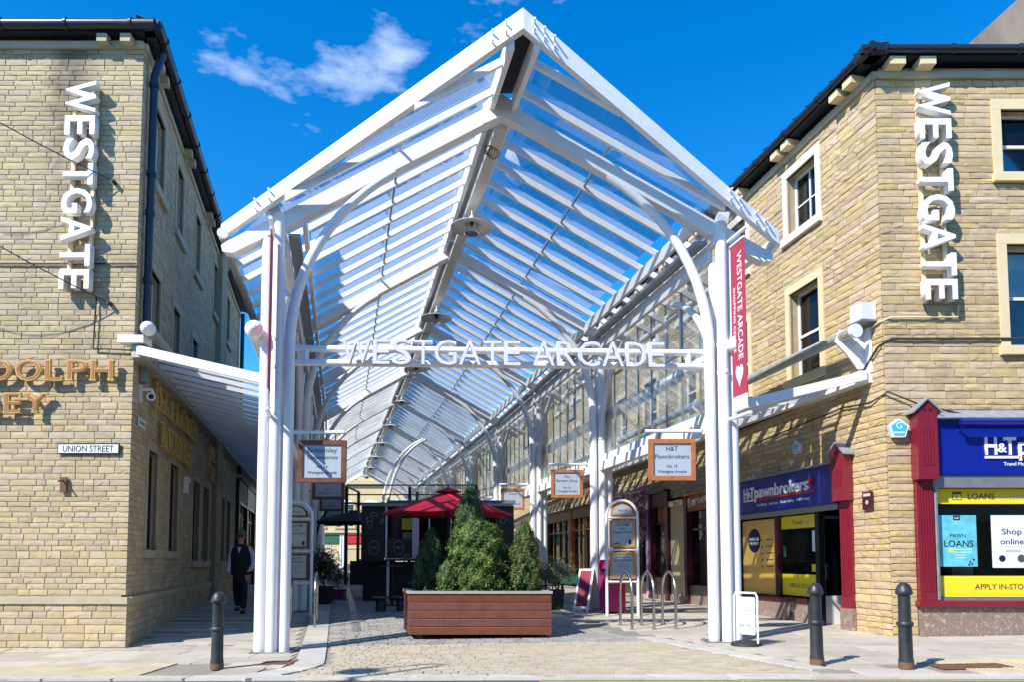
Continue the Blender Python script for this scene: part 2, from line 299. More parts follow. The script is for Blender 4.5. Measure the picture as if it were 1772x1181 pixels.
def thing(name, loc, label, cat, group=None):
    o = bpy.data.objects.new(name, None); C.objects.link(o); o.location = loc; o.empty_display_size = .2
    o['label'] = label; o['category'] = cat; RL[o.name] = Vector(loc)
    if group: o['group'] = group
    return o
def tag(o, label, cat, group=None):
    o['label'] = label; o['category'] = cat
    if group: o['group'] = group
    return o
def rebase(o, loc):                      # give a single-mesh thing an origin at its base
    loc = Vector(loc); o.data.transform(Matrix.Translation(-loc)); o.location = loc; RL[o.name] = loc; return o
def copytree(o, parent=None):
    c = o.copy(); C.objects.link(c)
    if parent: c.parent = parent
    for ch in list(o.children): copytree(ch, c)
    return c
def inst(name, me, mtx, parent):
    o = bpy.data.objects.new(name, me); C.objects.link(o); o.parent = parent
    off = RL.get(parent.name, V(0, 0, 0)) if parent else V(0, 0, 0)
    o.matrix_basis = Matrix.Translation(-off) @ mtx; return o
class Fr:                                # wall frame: u along, n outward, z up
    def __init__(s, o, u, n): s.o = V(o[0], o[1], 0); s.u = V(u[0], u[1], 0).normalized(); s.n = V(n[0], n[1], 0).normalized()
    def p(s, u, z, d=0): return s.o + s.u * u + s.n * d + V(0, 0, z)
    def box(s, mb, u0, u1, z0, z1, d0, d1): return mb.obox(s.p(u0, z0, d0), s.u * (u1 - u0), s.n * (d1 - d0), V(0, 0, z1 - z0))
    def cyl(s, mb, u, z, d0, d1, r, n=16): return mb.lathe([(r, d0), (r, d1)], s.p(u, z, 0), n, s.n)
# text: cap height h, optional width w, e1 reading direction, e2 up
_hr = {}
def text_mesh(st, ext, bold=0):
    cu = bpy.data.curves.new('lettering', 'FONT'); cu.body = st; cu.extrude = ext; cu.offset = bold; cu.align_x = 'LEFT'; cu.resolution_u = 3
    o = bpy.data.objects.new('lettering', cu); me = bpy.data.meshes.new_from_object(o)
    bpy.data.objects.remove(o); bpy.data.curves.remove(cu); return me
def capref():
    if 'h' not in _hr:
        me = text_mesh('H', 0); ys = [v.co.y for v in me.vertices]; _hr['h'] = max(ys) - min(ys); _hr['b'] = min(ys); bpy.data.meshes.remove(me)
    return _hr['h'], _hr['b']
def txt(st, O, e1, e2, h, m, parent, name='lettering', w=None, align='l', ext=.003, bold=0, kind=None, sx=1):
    H, b = capref(); k = h / H; me = text_mesh(st, ext / k, bold)
    if not len(me.vertices): return None
    xs = [v.co.x for v in me.vertices]; x0, x1 = min(xs), max(xs)
    kx = (w / (x1 - x0)) if w else k * sx
    tw = (x1 - x0) * kx; sh = {'l': 0, 'c': -tw / 2, 'r': -tw}[align]
    e1 = Vector(e1).normalized(); e2 = Vector(e2).normalized(); e3 = e1.cross(e2); O = Vector(O)
    off = RL.get(parent.name, V(0, 0, 0)) if parent else V(0, 0, 0)
    for v in me.vertices:
        c = v.co; v.co = O + e1 * ((c.x - x0) * kx + sh) + e2 * (c.y - b) * k + e3 * c.z * k - off
    me.materials.append(m); me.name = name
    o = bpy.data.objects.new(name, me); C.objects.link(o); o.parent = parent; RL[o.name] = off
    if kind: o['kind'] = kind
    return o
UP = V(0, 0, 1)
# ground height
def gz(x, y):
    xx = max(-9, min(9, x)); fade = 1 if y < 11.6 else max(0, 1 - (y - 11.6) / 5.4)
    s = .1 + .018 * xx * fade
    if y > 11.6: s += .19 * min(1, (y - 11.6) / 5.4)
    if y > 17: s += .13 * min(1, (y - 17) / 13)
    if y > 30: s += .12 * min(1.5, (y - 30) / 30)
    return s
def kerb_y(x): return 8.5 - .1 * x
# ---------------------------------------------------------------- stone pieces
def unit_stone(rough=.35):
    nx, nz = 5, 3; v = []; f = []
    for j in range(nz):
        for i in range(nx):
            ex = i in (0, nx - 1); ez = j in (0, nz - 1)
            x = i / (nx - 1); z = j / (nz - 1)
            d = 1 - rough * R() - (.45 if ex or ez else 0) * .55
            v.append((x * .985 + .0075 + (U(-.04, .04) if not ex else U(-.006, .006)), d, z * .96 + .02 + (U(-.1, .1) if not ez else U(-.035, .035))))
    for j in range(nz - 1):
        for i in range(nx - 1): a = j * nx + i; f.append((a, a + nx, a + nx + 1, a + 1))
    o = len(v); v += [(.004, -.3, .01), (.996, -.3, .01), (.996, -.3, .99), (.004, -.3, .99)]
    b = [i for i in range(nx)]; t = [(nz - 1) * nx + i for i in range(nx)]
    f.append(tuple([o] + b + [o + 1])); f.append(tuple([o + 3, o + 2] + t[::-1]))
    f.append((o, o + 3, t[0], nx, 0)); f.append((o + 1, nx - 1, 2 * nx - 1, t[-1], o + 2))
    return v, f
USt = [unit_stone() for _ in range(18)]
def stone_meshes(m, key):
    out = []
    for v, f in USt:
        me = bpy.data.meshes.new('stone'); me.from_pydata(v, [], f); me.materials.append(m); me.update(); out.append(me)
    return out
def courses(fr, u0, u1, z0, z1, opens, ch=(.10, .13), ln=(.2, .5), dp=(.018, .034), g=.010, quoin=None):
    st = []; z = z0
    while z < z1 - .02:
        h = U(*ch)
        if R() < .18: h *= 1.25
        if z + h > z1 - .04: h = z1 - z
        zm = z + h / 2; iv = [(u0, u1)]
        for (a, b, c, d) in opens:
            if c - .02 < zm < d + .02:
                nv = []
                for p, q in iv:
                    if b <= p or a >= q: nv.append((p, q))
                    else:
                        if a - p > .04: nv.append((p, a))
                        if q - b > .04: nv.append((b, q))
                iv = nv
        for p, q in iv:
            u = p - (U(0, .2) if p == u0 and u0 < 0 else 0)
            while u < q - .01:
                L = U(*ln) * (1.35 if R() < .2 else 1)
                if q - (u + L) < ln[0] * .7: L = q - u
                st.append((fr, u + g / 2, z + g / 2, L - g, h - g, U(*dp))); u += L
        z += h
    return st
def stone_mtx(s):
    fr, u, z, L, h, d = s; ux = fr.u
    if ux.cross(fr.n).z < 0: o = fr.p(u + L, z, 0); ux = -ux
    else: o = fr.p(u, z, 0)
    m = Matrix.Identity(4)
    for i, c in enumerate((ux * L, fr.n * d, UP * h)):
        for j in range(3): m[j][i] = c[j]
    m.translation = o; return m
def lay_stones(parent, st, m1, m2, nobj=285, pname='stone'):
    CP = V(0, 0, 1.42)
    def seen(s):
        p = s[0].p(s[1] + s[3] / 2, s[2] + s[4] / 2, 0); v = p - CP
        if v.y < .5: return 0
        px = 886 + F * v.x / v.y; py = 972 - F * v.z / v.y
        if px < -5 or px > 1777 or py < -20: return 0
        return s[3] * s[4] * abs(v.normalized().dot(s[0].n)) / v.length_squared
    st = sorted(st, key=seen, reverse=True); ms = stone_meshes(m1, pname)
    for s in st[:nobj]:
        inst(pname, random.choice(ms), stone_mtx(s), parent)
    mb = MB(); ti = []
    for s in st[nobj:]:
        M_ = stone_mtx(s); v, f = random.choice(USt); n0 = len(mb.f); mb.add([M_ @ Vector(p) for p in v], f); ti += [R()] * (len(mb.f) - n0)
    if mb.f: mb.build(pname + 'work', m2, parent, 'stuff', tint=ti)
def wall_back(fr, u0, u1, z0, z1, opens, m, parent, th=.3, name='wall'):
    mb = MB(); us = sorted({u0, u1} | {min(max(v, u0), u1) for o in opens for v in o[:2]}); zs = sorted({z0, z1} | {min(max(v, z0), z1) for o in opens for v in o[2:4]})
    for i in range(len(us) - 1):
        j = 0
        while j < len(zs) - 1:
            def op(jj): return any(o[0] < (us[i] + us[i + 1]) / 2 < o[1] and o[2] < (zs[jj] + zs[jj + 1]) / 2 < o[3] for o in opens)
            if us[i + 1] - us[i] < 1e-4 or op(j): j += 1; continue
            k = j
            while k + 1 < len(zs) - 1 and not op(k + 1): k += 1
            fr.box(mb, us[i], us[i + 1], zs[j], zs[k + 1], -th, 0); j = k + 1
    return mb.build(name, m, parent)
def window(fr, u0, u1, z0, z1, parent, surround=DRESS, sw=.16, proud=.03, bars=(1, 1), frm=WHITE2, rec=.16, sash=True, blind=None, sill=True, glassm=None, surr=True):
    w = MB()
    if surr:
        fr.box(w, u0 - sw, u0, z0, z1, -.05, proud); fr.box(w, u1, u1 + sw, z0, z1, -.05, proud); fr.box(w, u0 - sw, u1 + sw, z1, z1 + sw * 1.15, -.05, proud + .002)
        if sill: fr.box(w, u0 - sw - .03, u1 + sw + .03, z0 - .15, z0, -.05, proud + .06)
    else: fr.box(w, u0, u0 + .01, z0, z1, -rec, 0)
    a = w.build('window', surround, parent)
    f = MB(); t = .05
    fr.box(f, u0, u0 + t, z0, z1, -rec - .06, -rec); fr.box(f, u1 - t, u1, z0, z1, -rec - .06, -rec); fr.box(f, u0 + t, u1 - t, z1 - t, z1, -rec - .06, -rec); fr.box(f, u0 + t, u1 - t, z0, z0 + t * 1.3, -rec - .06, -rec)
    if sash: fr.box(f, u0 + t, u1 - t, (z0 + z1) / 2 - .025, (z0 + z1) / 2 + .025, -rec - .055, -rec + .01)
    for k in range(1, bars[0]): uu = u0 + (u1 - u0) * k / bars[0]; fr.box(f, uu - .014, uu + .014, z0 + t, z1 - t, -rec - .05, -rec - .005)
    for k in range(1, bars[1]): zz = z0 + (z1 - z0) * k / bars[1]; fr.box(f, u0 + t, u1 - t, zz - .013, zz + .013, -rec - .049, -rec - .006)
    f.build('frame', frm, a)
    g = MB(); fr.box(g, u0 + t * .8, u1 - t * .8, z0 + t * .8, z1 - t * .8, -rec - .035, -rec - .028); g.build('pane', glassm or GLS, a)
    if blind:
        b = MB(); fr.box(b, u0 + t, u1 - t, z1 - (z1 - z0) * blind, z1 - t, -rec - .12, -rec - .11); b.build('blind', CREAMW, a)
    return a

# ---------------------------------------------------------------- ground
def sheet(name, x0, x1, y0, y1, nx, ny, zf, m, kind='structure'):
    mb = MB(); v = [(x0 + (x1 - x0) * i / nx, y0 + (y1 - y0) * j / ny) for j in range(ny + 1) for i in range(nx + 1)]
    mb.add([(x, y, zf(x, y)) for x, y in v], [(j * (nx + 1) + i, j * (nx + 1) + i + 1, (j + 1) * (nx + 1) + i + 1, (j + 1) * (nx + 1) + i) for j in range(ny) for i in range(nx)], True)
    return mb.build(name, m, None, kind)
sheet('ground', -900, 900, -900, 1500, 60, 60, lambda x, y: -.35 if y < 9 else (-.3 if y < 100 else 0), ASPH)
def roadmesh():
    mb = MB(); xs = [-60 + i * 2 for i in range(61)]; ys = [-24 + 3 * i for i in range(11)]
    v = []; 
    for x in xs:
        yk = kerb_y(max(-9, min(9, x)))
        for q in (-30, -10, 0, 4, 6.5, yk - 8.5 + 8.5 - .02): v.append((x, q, gz(x, 8) - .03 - (.06 if q < 6 else 0)))
    n = 6; mb.add(v, [(i * n + j, (i + 1) * n + j, (i + 1) * n + j + 1, i * n + j + 1) for i in range(60) for j in range(n - 1)], True); return mb.build('road', ASPH, None, 'structure')
roadmesh()
def line_strip(name, x0, x1, off, w, m, dz=-.026):
    mb = MB(); n = 24; v = []
    for i in range(n + 1):
        x = x0 + (x1 - x0) * i / n; y = kerb_y(x) + off; v += [(x, y, gz(x, 8) + dz), (x, y + w, gz(x, 8) + dz)]
    mb.add(v, [(2 * i, 2 * i + 2, 2 * i + 3, 2 * i + 1) for i in range(n)]); return mb.build(name, m, None, 'structure')
line_strip('road_marking', .3, 9, -.16, .05, YLINE); line_strip('road_marking', 3.6, 9, -.27, .05, YLINE)
bed = sheet('pavement', -14, 14, 7.2, 62, 56, 110, lambda x, y: gz(x, y) - .02 if y > kerb_y(x) - .1 else -.3, JOINT)
def slab_mesh(m, nm, bv=.03, irr=.0, dome=False):
    mb = MB(); b = bv
    q = [(0, 0), (1, 0), (1, 1), (0, 1)]; jit = lambda: U(-irr, irr)
    lo = [(x + jit(), y + jit(), 0) for x, y in q]; hi = [(x + (b if x == 0 else -b) + jit() * .5, y + (b if y == 0 else -b) + jit() * .5, 1 + U(-irr, irr) * 2) for x, y in q]
    mb.add(lo + hi, [(4, 5, 6, 7), (0, 1, 5, 4), (1, 2, 6, 5), (2, 3, 7, 6), (3, 0, 4, 7)])
    if dome:
        for i in range(6):
            for j in range(6):
                cx_, cy_ = (i + .5) / 6, (j + .5) / 6; r1, r2 = .045, .028
                mb.add([(cx_ + r1 * cos(k * pi / 3), cy_ + r1 * sin(k * pi / 3), 1) for k in range(6)] + [(cx_ + r2 * cos(k * pi / 3), cy_ + r2 * sin(k * pi / 3), 1.13) for k in range(6)], [tuple(range(6, 12))] + [(k, (k + 1) % 6, 6 + (k + 1) % 6, 6 + k) for k in range(6)])
    me = bpy.data.meshes.new(nm); me.from_pydata(mb.v, [], mb.f); me.materials.append(m); me.update(); me['src'] = 1
    return me, mb.v, mb.f
def slab_mtx(x, y, L, Wd, rz, h=.04, dz=0):
    e1 = V(cos(rz), sin(rz), 0); e2 = V(-sin(rz), cos(rz), 0)
    z = [gz(*(V(x, y, 0) + e1 * a * L + e2 * b * Wd)[:2]) for a, b in ((0, 0), (1, 0), (0, 1))]
    M_ = Matrix.Identity(4)
    for i, c in enumerate((e1 * L + UP * (z[1] - z[0]), e2 * Wd + UP * (z[2] - z[0]), UP * h)):
        for j in range(3): M_[j][i] = c[j]
    M_.translation = V(x, y, z[0] - h + dz); return M_
def edgeL(y):                                            # left kerb edge of the arcade carriageway
    return -2.9 - .235 * (y - 11.7) if y > 10 else -3.5 + 1.0 * sqrt(max(0, 1 - ((10 - y) / 1.35) ** 2))
def edgeR(y):
    if y > 13: return 1.75 - .235 * (y - 13)
    if y > 11.9: return 2.3 - .5 * (y - 11.9)
    return 2.3 + (11.9 - y) * .36
def wallL(y): return -6.33 - .251 * (y - 12.2)
def wallR(y): return 6.1 - .2 * (y - 11.93)
def pieces(parent, items, meshes, massmat, nm, nobj=290, h=.04):
    items.sort(key=lambda q: (q[2] * q[3]) / (q[0] ** 2 + q[1] ** 2 + 2) / max(3, q[1]) if -.72 < q[0] / max(q[1], .1) < .72 else 0, reverse=True)
    for q in items[:nobj]: inst(nm, random.choice(meshes)[0], slab_mtx(*q[:5], h, U(-.002, .002)), parent)
    if items[nobj:]:
        mb = MB(); ti = []
        for q in items[nobj:]:
            M_ = slab_mtx(*q[:5], h, U(-.002, .002)); _, v, f = random.choice(meshes); mb.add([M_ @ Vector(p) for p in v], f); ti += [R()] * len(f)
        mb.build(nm + '_mass', massmat, parent, 'stuff', tint=ti)
# yellow setts of the forecourt (rows running across)
ylo = []; y = 8.2; r = 0
while y < 11.85:
    x = -3.4 - (.1 if r % 2 else 0)
    while x < 4.2:
        L = U(.19, .23)
        if y > kerb_y(x) + .16 and x > edgeL(y) + .02 and x + L < edgeR(y) + .02 and y < 11.8: ylo.append((x, y, L - .008, .112, 0))
        x += L
    y += .12; r += 1
fore = sheet('forecourt', -4.2, 4.4, 8.3, 11.95, 20, 10, lambda x, y: gz(x, y) - .016 if y > kerb_y(x) else -.1, JOINT)
pieces(fore, ylo, [slab_mesh(SETY, 'paving_sett', .04, .010) for _ in range(8)], SETYs, 'paving_sett', 290)
gro = []; y = 11.87; r = 0
while y < 30:
    Wd = .125 if y < 17 else .2
    x = edgeL(y) + .02 + (.1 if r % 2 else 0) * .6
    while x < edgeR(y) - .1:
        L = U(.2, .25) * (1 if y < 17 else 1.3); gro.append((x, y, L - .009, Wd - .009, 0)); x += L
    y += Wd; r += 1
arcf = sheet('arcade_floor', -16, 4, 11.8, 62, 20, 100, lambda x, y: gz(x, y) - .014, JOINTG)
pieces(arcf, gro, [slab_mesh(SETG, 'grey_sett', .035, .008) for _ in range(8)], SETGs, 'grey_sett', 290)
far = MB(); v = []; n = 40
for i in range(n + 1):
    yy = 30 + 34 * i / n; v += [(edgeL(yy) - 1, yy, gz(-6, yy) + .001), (edgeR(yy) + 1, yy, gz(-6, yy) + .001)]
far.add(v, [(2 * i, 2 * i + 1, 2 * i + 3, 2 * i + 2) for i in range(n)], True); far.build('far_paving', SETG, None, 'structure')
# flags
fl = []; tac = []; krb = []
FSH = .30
def inL(x, y): return x < edgeL(y) - .42 and y > kerb_y(x) + .16
def intac(x, y): return (-9.2 < x < -4.3 and kerb_y(x) + .16 < y < 10.55 - .0) and x < -4.2 - (10.5 - y) * .2 or (x > 5.15 + (9.3 - y) * .1 and kerb_y(x) + .16 < y < 9.3)
y = 7.9; r = 0
while y < 30:
    Wd = random.choice((.45, .52, .6, .6)) if y > 8.9 else .4
    for side in (-1, 1):
        x = (-13 if side < 0 else max(edgeR(y), edgeR(y + Wd)) + .32) + (U(0, .3) if side < 0 else 0)
        xe = (min(edgeL(y), edgeL(y + Wd)) - .41) if side < 0 else 11
        lo = wallL(y) - 1 if y > 12.2 else -14
        while x < xe - .05:
            L = random.choice((.6, .75, .9)); L = min(L, xe - x)
            cx_, cy_ = x + L / 2, y + Wd / 2
            ok = cy_ > kerb_y(cx_) + .34 and x > lo and True and (y < 12.2 or x < wallR(y) + .7) and L > .12
            if ok and not intac(cx_, cy_) and not intac(x, cy_) and not intac(x + L, cy_): fl.append((x, y, L - .01, Wd - .01, 0))
            x += L
    y += Wd; r += 1
fm = [slab_mesh(FLAG, 'paving_flag', .012, .006) for _ in range(8)]
pieces(bed, fl, fm, FLAG, 'paving_flag', 290)
for sgn in (-1, 1):
    x = -9.0 if sgn < 0 else 5.2
    while x < (-4.6 if sgn < 0 else 9.5):
        y = kerb_y(x) + .18
        while y < (10.5 if sgn < 0 else 9.25):
            if intac(x + .2, y + .2): tac.append((x, y, .392, .392, 0))
            y += .4
        x += .4
tm = [slab_mesh(TACT, 'tactile_tile', .012, .0, True)]
for q in tac: inst('tactile_tile', tm[0][0], slab_mtx(*q[:5], .04, 0), bed)
km = [slab_mesh(KERB, 'kerb_stone', .02, .004) for _ in range(4)]
x = -12.0
while x < 11:
    L = .9; a = math.atan(-.1); inst('kerb_stone', random.choice(km)[0], slab_mtx(x, kerb_y(x), L / cos(a) - .01, .24, a, .09, .002), bed); x += L
y = 8.75
while y < 30:                                           # smooth stone strips either side of the setts
    L = .75 if y > 10 else .3
    a = math.atan2(L, edgeL(y + L) - edgeL(y)); inst('kerb_stone', random.choice(km)[0], slab_mtx(edgeL(y), y, sqrt(L * L + (edgeL(y + L) - edgeL(y)) ** 2) - .008, .40, a, .05, .003), bed)
    if y < 12.4:
        dx = edgeR(y + L) - edgeR(y); a = math.atan2(L, dx); inst('kerb_stone', random.choice(km)[0], slab_mtx(edgeR(y) + .31, y, sqrt(L * L + dx * dx) - .008, .29, a, .05, .003), bed)
    y += L
x = -3.4
while x < 4.0:
    a = math.atan(-.1); inst('kerb_stone', random.choice(km)[0], slab_mtx(x, kerb_y(x) + .005, .45, .15, a, .09, .004), bed); x += .455 if x < 3.6 else .9
def cover(x, y, w, d, label):
    t = thing('manhole_cover', (x, y, gz(x, y)), label, 'manhole cover'); M_ = slab_mtx(x - w / 2, y - d / 2, w, d, 0, .02, .010)
    mb = MB(); mb.add([M_ @ Vector(p) for p in [(0, 0, 0), (1, 0, 0), (1, 1, 0), (0, 1, 0), (0, 0, 1), (1, 0, 1), (1, 1, 1), (0, 1, 1)]], [(4, 5, 6, 7), (0, 1, 5, 4), (1, 2, 6, 5), (2, 3, 7, 6), (3, 0, 4, 7)]); mb.build('plate', RUSTM, t)
    k = MB()
    for i in range(6):
        for j in range(4):
            c = M_ @ Vector(((i + .5) / 6, (j + .5) / 4, 1)); k.box(c + V(0, 0, .002), (w / 9, d / 8, .006))
    k.build('tread', RUSTM, t)
cover(-2.85 - .3, 10.1, .44, .34, 'small rusty iron access cover set in the pavement near the white left gate column')
cover(5.35, 8.72, .8, .3, 'long rusty iron cover set beside the buff blister paving at the right')
dr = MB()                                                # brick-edged drainage channel down the arcade
for k in range(60):
    yy = 13.6 + k * .25; xx = edgeL(yy) + .42; dr.obox((xx, yy, gz(xx, yy) + .004), (.16, 0, 0), (-.01, .2, 0), (0, 0, .008))
tag(dr.build('drain_channel', GREY), 'narrow metal drainage channel running up the left of the arcade floor', 'drain')
# ---------------------------------------------------------------- the left building
def roof_on(parent, front, side, uf, us, z, ov=.28, rise=2.6, inset=4.2, m=SLATE):
    n1, n2 = front.n, side.n; c0 = front.o
    def corner(uf_, us_):                                   # offset along both walls
        return c0 + front.u * uf_ + side.u * us_
    e = [corner(-ov, -ov), corner(uf, -ov), corner(uf, us), corner(-ov, us)]
    t = [corner(inset, inset), corner(uf, inset), corner(uf, us - .1), corner(inset, us - .1)]
    mb = MB(); v = [p + V(0, 0, z) for p in e] + [p + V(0, 0, z + rise) for p in t] + [p + V(0, 0, z - .08) for p in e]
    mb.add(v, [(0, 1, 5, 4), (1, 2, 6, 5), (2, 3, 7, 6), (3, 0, 4, 7), (4, 5, 6, 7), (8, 9, 1, 0), (9, 10, 2, 1), (10, 11, 3, 2), (11, 8, 0, 3), (11, 10, 9, 8)])
    rf = mb.build('roof', m, parent)
    sl_me = []
    for k in range(6):
        me = bpy.data.meshes.new('slate'); b = MB(); b.obox((0, 0, 0), (1, 0, 0), (0, 1, 0), (0, 0, 1)); me.from_pydata([(x + U(-.01, .01), y + (U(-.04, .03) if y == 0 else 0), zz) for x, y, zz in b.v], [], b.f); me.materials.append(m); me.update(); sl_me.append(me)
    slope = rise / (inset + ov)
    for fr, um in ((front, uf), (side, us)):
        u = -ov
        while u < min(um, 14):
            L = U(.32, .45); dirn = (fr.n * -1)
            M_ = Matrix.Identity(4); a = fr.u * L * .98; bb = dirn * .3 + UP * .3 * slope * .98; cc = UP * .012
            for i, c_ in enumerate((a, bb, cc)):
                for j in range(3): M_[j][i] = c_[j]
            M_.translation = fr.p(u, z - .02 + U(0, .006), ov - .03); inst('slate', random.choice(sl_me), M_, rf); u += L
    return rf
def gutter(parent, fr, u0, u1, z, d, r=.075, brackets=True, name='gutter'):
    g = MB(); g.tube([fr.p(u0, z, d), fr.p(u1, z, d)], r, 10); fr.box(g, u0, u1, z - .07, z + .05, .02, d - r * .9)
    o = g.build(name, GUT, parent)
    if brackets:
        b = MB(); u = u0 + .4
        while u < u1: b.tube([fr.p(u - .02, z, d), fr.p(u + .02, z, d)], r * 1.22, 10); u += 1.1
        b.build('bracket', GUT, o)
LF = Fr((-6.33, 12.2), (-1, 0), (0, -1)); LS = Fr((-6.33, 12.2), (-.251, 1), (1, .251))
uL = lambda Y: (Y - 12.2) * 1.031
BL = thing('stone_building', (-6.33, 12.2, 0), 'tall pale stone corner building on the left with gold serif letters and a dark downpipe', 'building')
topY = [(13.1, 13.85), (15.05, 15.75), (17.25, 17.95), (20.15, 20.9), (22.8, 23.55)]
midY = topY
grdY = [(13.32, 14.1), (15.2, 16.1), (17.85, 18.8), (19.35, 20.3), (21.1, 22.0), (22.65, 23.45), (23.95, 24.8)]
wl = [(uL(a), uL(b), 8.35, 9.80) for a, b in topY] + [(uL(a), uL(b), 5.35, 6.75) for a, b in midY] + [(uL(a), uL(b), 1.62 if i < 2 else 1.42, 3.45 if i < 2 else 3.38) for i, (a, b) in enumerate(grdY)]
wall_back(LF, .085, 8, -.3, 10.4, [], MORL, BL); wall_back(LS, .08, 14.4, -.3, 10.4, wl, MORL, BL)
s = .13
opn = [(a - s, b + s, c - .15, d + s) for a, b, c, d in wl]
st = courses(LF, -.0, 3.3, .86, 10.25, [], (.078, .102), (.15, .38), (.010, .020)) + courses(LF, 3.3, 8, .86, 10.25, [], (.1, .13), (.25, .5), (.01, .02)) + courses(LS, .0, 14.4, .86, 10.25, opn, (.085, .11), (.16, .36), (.012, .022))
LFp = Fr(LF.o + LF.n * .045 - LF.u * .045, LF.u, LF.n); LSp = Fr(LS.o + LS.n * .045 - LS.u * .04, LS.u, LS.n)
m = MB(); LF.box(m, -.04, 8, -.3, .72, 0, .044); LS.box(m, -.04, 14.4, -.3, .719, 0, .043); m.build('plinth_backing', MORL, BL, 'stuff')
st += courses(LFp, 0, 8, -.2, .72, [], (.095, .12), (.2, .42), (.012, .024)) + courses(LSp, 0, 14.4, -.2, .72, [], (.095, .12), (.18, .4), (.012, .024))
lay_stones(BL, st, STL, STLs, 285)
for i, (a, b, c, d) in enumerate(wl):
    window(LS, a, b, c, d, BL, DRESS, s, .03, (1, 1), WHITE2 if i < 10 else MAROOND,   .12 if i < 10 else .09, i < 10, glassm=None if i < 10 else DGL)
for fr_, q_ in ((LF, (-.06, 8, .72, .83, 0, .09)), (LS, (0, 14.4, .721, .831, 0, .085)), (LF, (0, 8, 10.22, 10.34, 0, .06)), (LS, (0, 14.4, 10.221, 10.341, 0, .055))): pl = MB(); fr_.box(pl, *q_); pl.build('plinth_band' if q_[2] < 5 else 'cornice', DRESS, BL)
mb = MB(); LF.box(mb, 8.0, 8.25, -.3, 10.4, -9, 0); mb.obox(LS.p(14.4, -.3, 0), LF.u * 9, LS.u * .3, V(0, 0, 10.7)); LF.box(mb, 2, 7.8, -.2, 10.3, -9, -8.6); mb.build('wall', MORL, BL)
mb = MB()
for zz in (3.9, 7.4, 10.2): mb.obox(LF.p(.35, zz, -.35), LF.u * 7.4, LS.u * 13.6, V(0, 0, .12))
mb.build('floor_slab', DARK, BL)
roof_on(BL, LF, LS, 8.1, 14.5, 10.56)
gutter(BL, LF, -.3, 8, 10.5, .25, .085); gutter(BL, LS, -.3, 14.4, 10.5, .27, .085)
k = MB()
for u in (.15, .55): k = MB(); LF.box(k, u, u + .17, 10.24, 10.38, 0, .2); k.build('corbel', DRESS, BL)
for u in (.5, .9, 3.4, 3.8, 6.4, 6.8, 9.4, 9.8): k = MB(); LS.box(k, u, u + .17, 10.24, 10.38, 0, .2); k.build('corbel', DRESS, BL)
dp = MB(); q0 = LS.p(.22, 10.35, .25); q1 = LS.p(.22, 9.9, .12); dp.tube([q0, q1, LS.p(.22, 5.1, .12)], .065, 12)
for z in (9.7, 8.1, 7.4, 6.2): dp.tube([LS.p(.22, z, .12), LS.p(.22, z + .09, .12)], .082, 12)
dp.build('downpipe', GUT, BL)
dp = MB(); dp.tube([LS.p(14.25, 10.3, .14), LS.p(14.25, 4.5, .14)], .07, 10); dp.build('downpipe', GUT, BL)
cb = MB(); LF.box(cb, 0, 8, 6.42, 6.445, .035, .055); cb.tube([LF.p(.64, 5.86, .06), LF.p(.66, 4.96, .06), LF.p(.0, 4.93, .06)], .014, 6); cb.build('cable', BLACK2, BL)

# overhead wires anchored on the left front
def wire(a, b, sag, nm, lab):
    m = MB(); a, b = Vector(a), Vector(b); m.tube([a.lerp(b, i / 10) - V(0, 0, sag * 4 * (i / 10) * (1 - i / 10)) for i in range(11)], .009, 6); m.tube([b - V(0, .02, 0), b + V(0, .12, 0)], .035, 8)
    tag(m.build(nm, BLACK2), lab, 'cable')
wire((-11.5, 9.5, 10.4), (-6.75, 12.10, 7.85), .25, 'overhead_wire', 'upper thin dark wire crossing the left stone front to a hook')
wire((-11.5, 9.5, 8.75), (-6.75, 12.10, 5.75), .25, 'overhead_wire', 'lower thin dark wire crossing the left stone front')
hk = MB(); LF.box(hk, 1.02, 1.12, 2.55, 2.8, .03, .07); hk.tube([LF.p(1.07, 2.75, .05), LF.p(1.07, 2.72, .2)], .015, 6); tag(hk.build('iron_hook', RUSTM), 'small rusty iron hook sticking out of the left stone wall below the street name plate', 'hook')

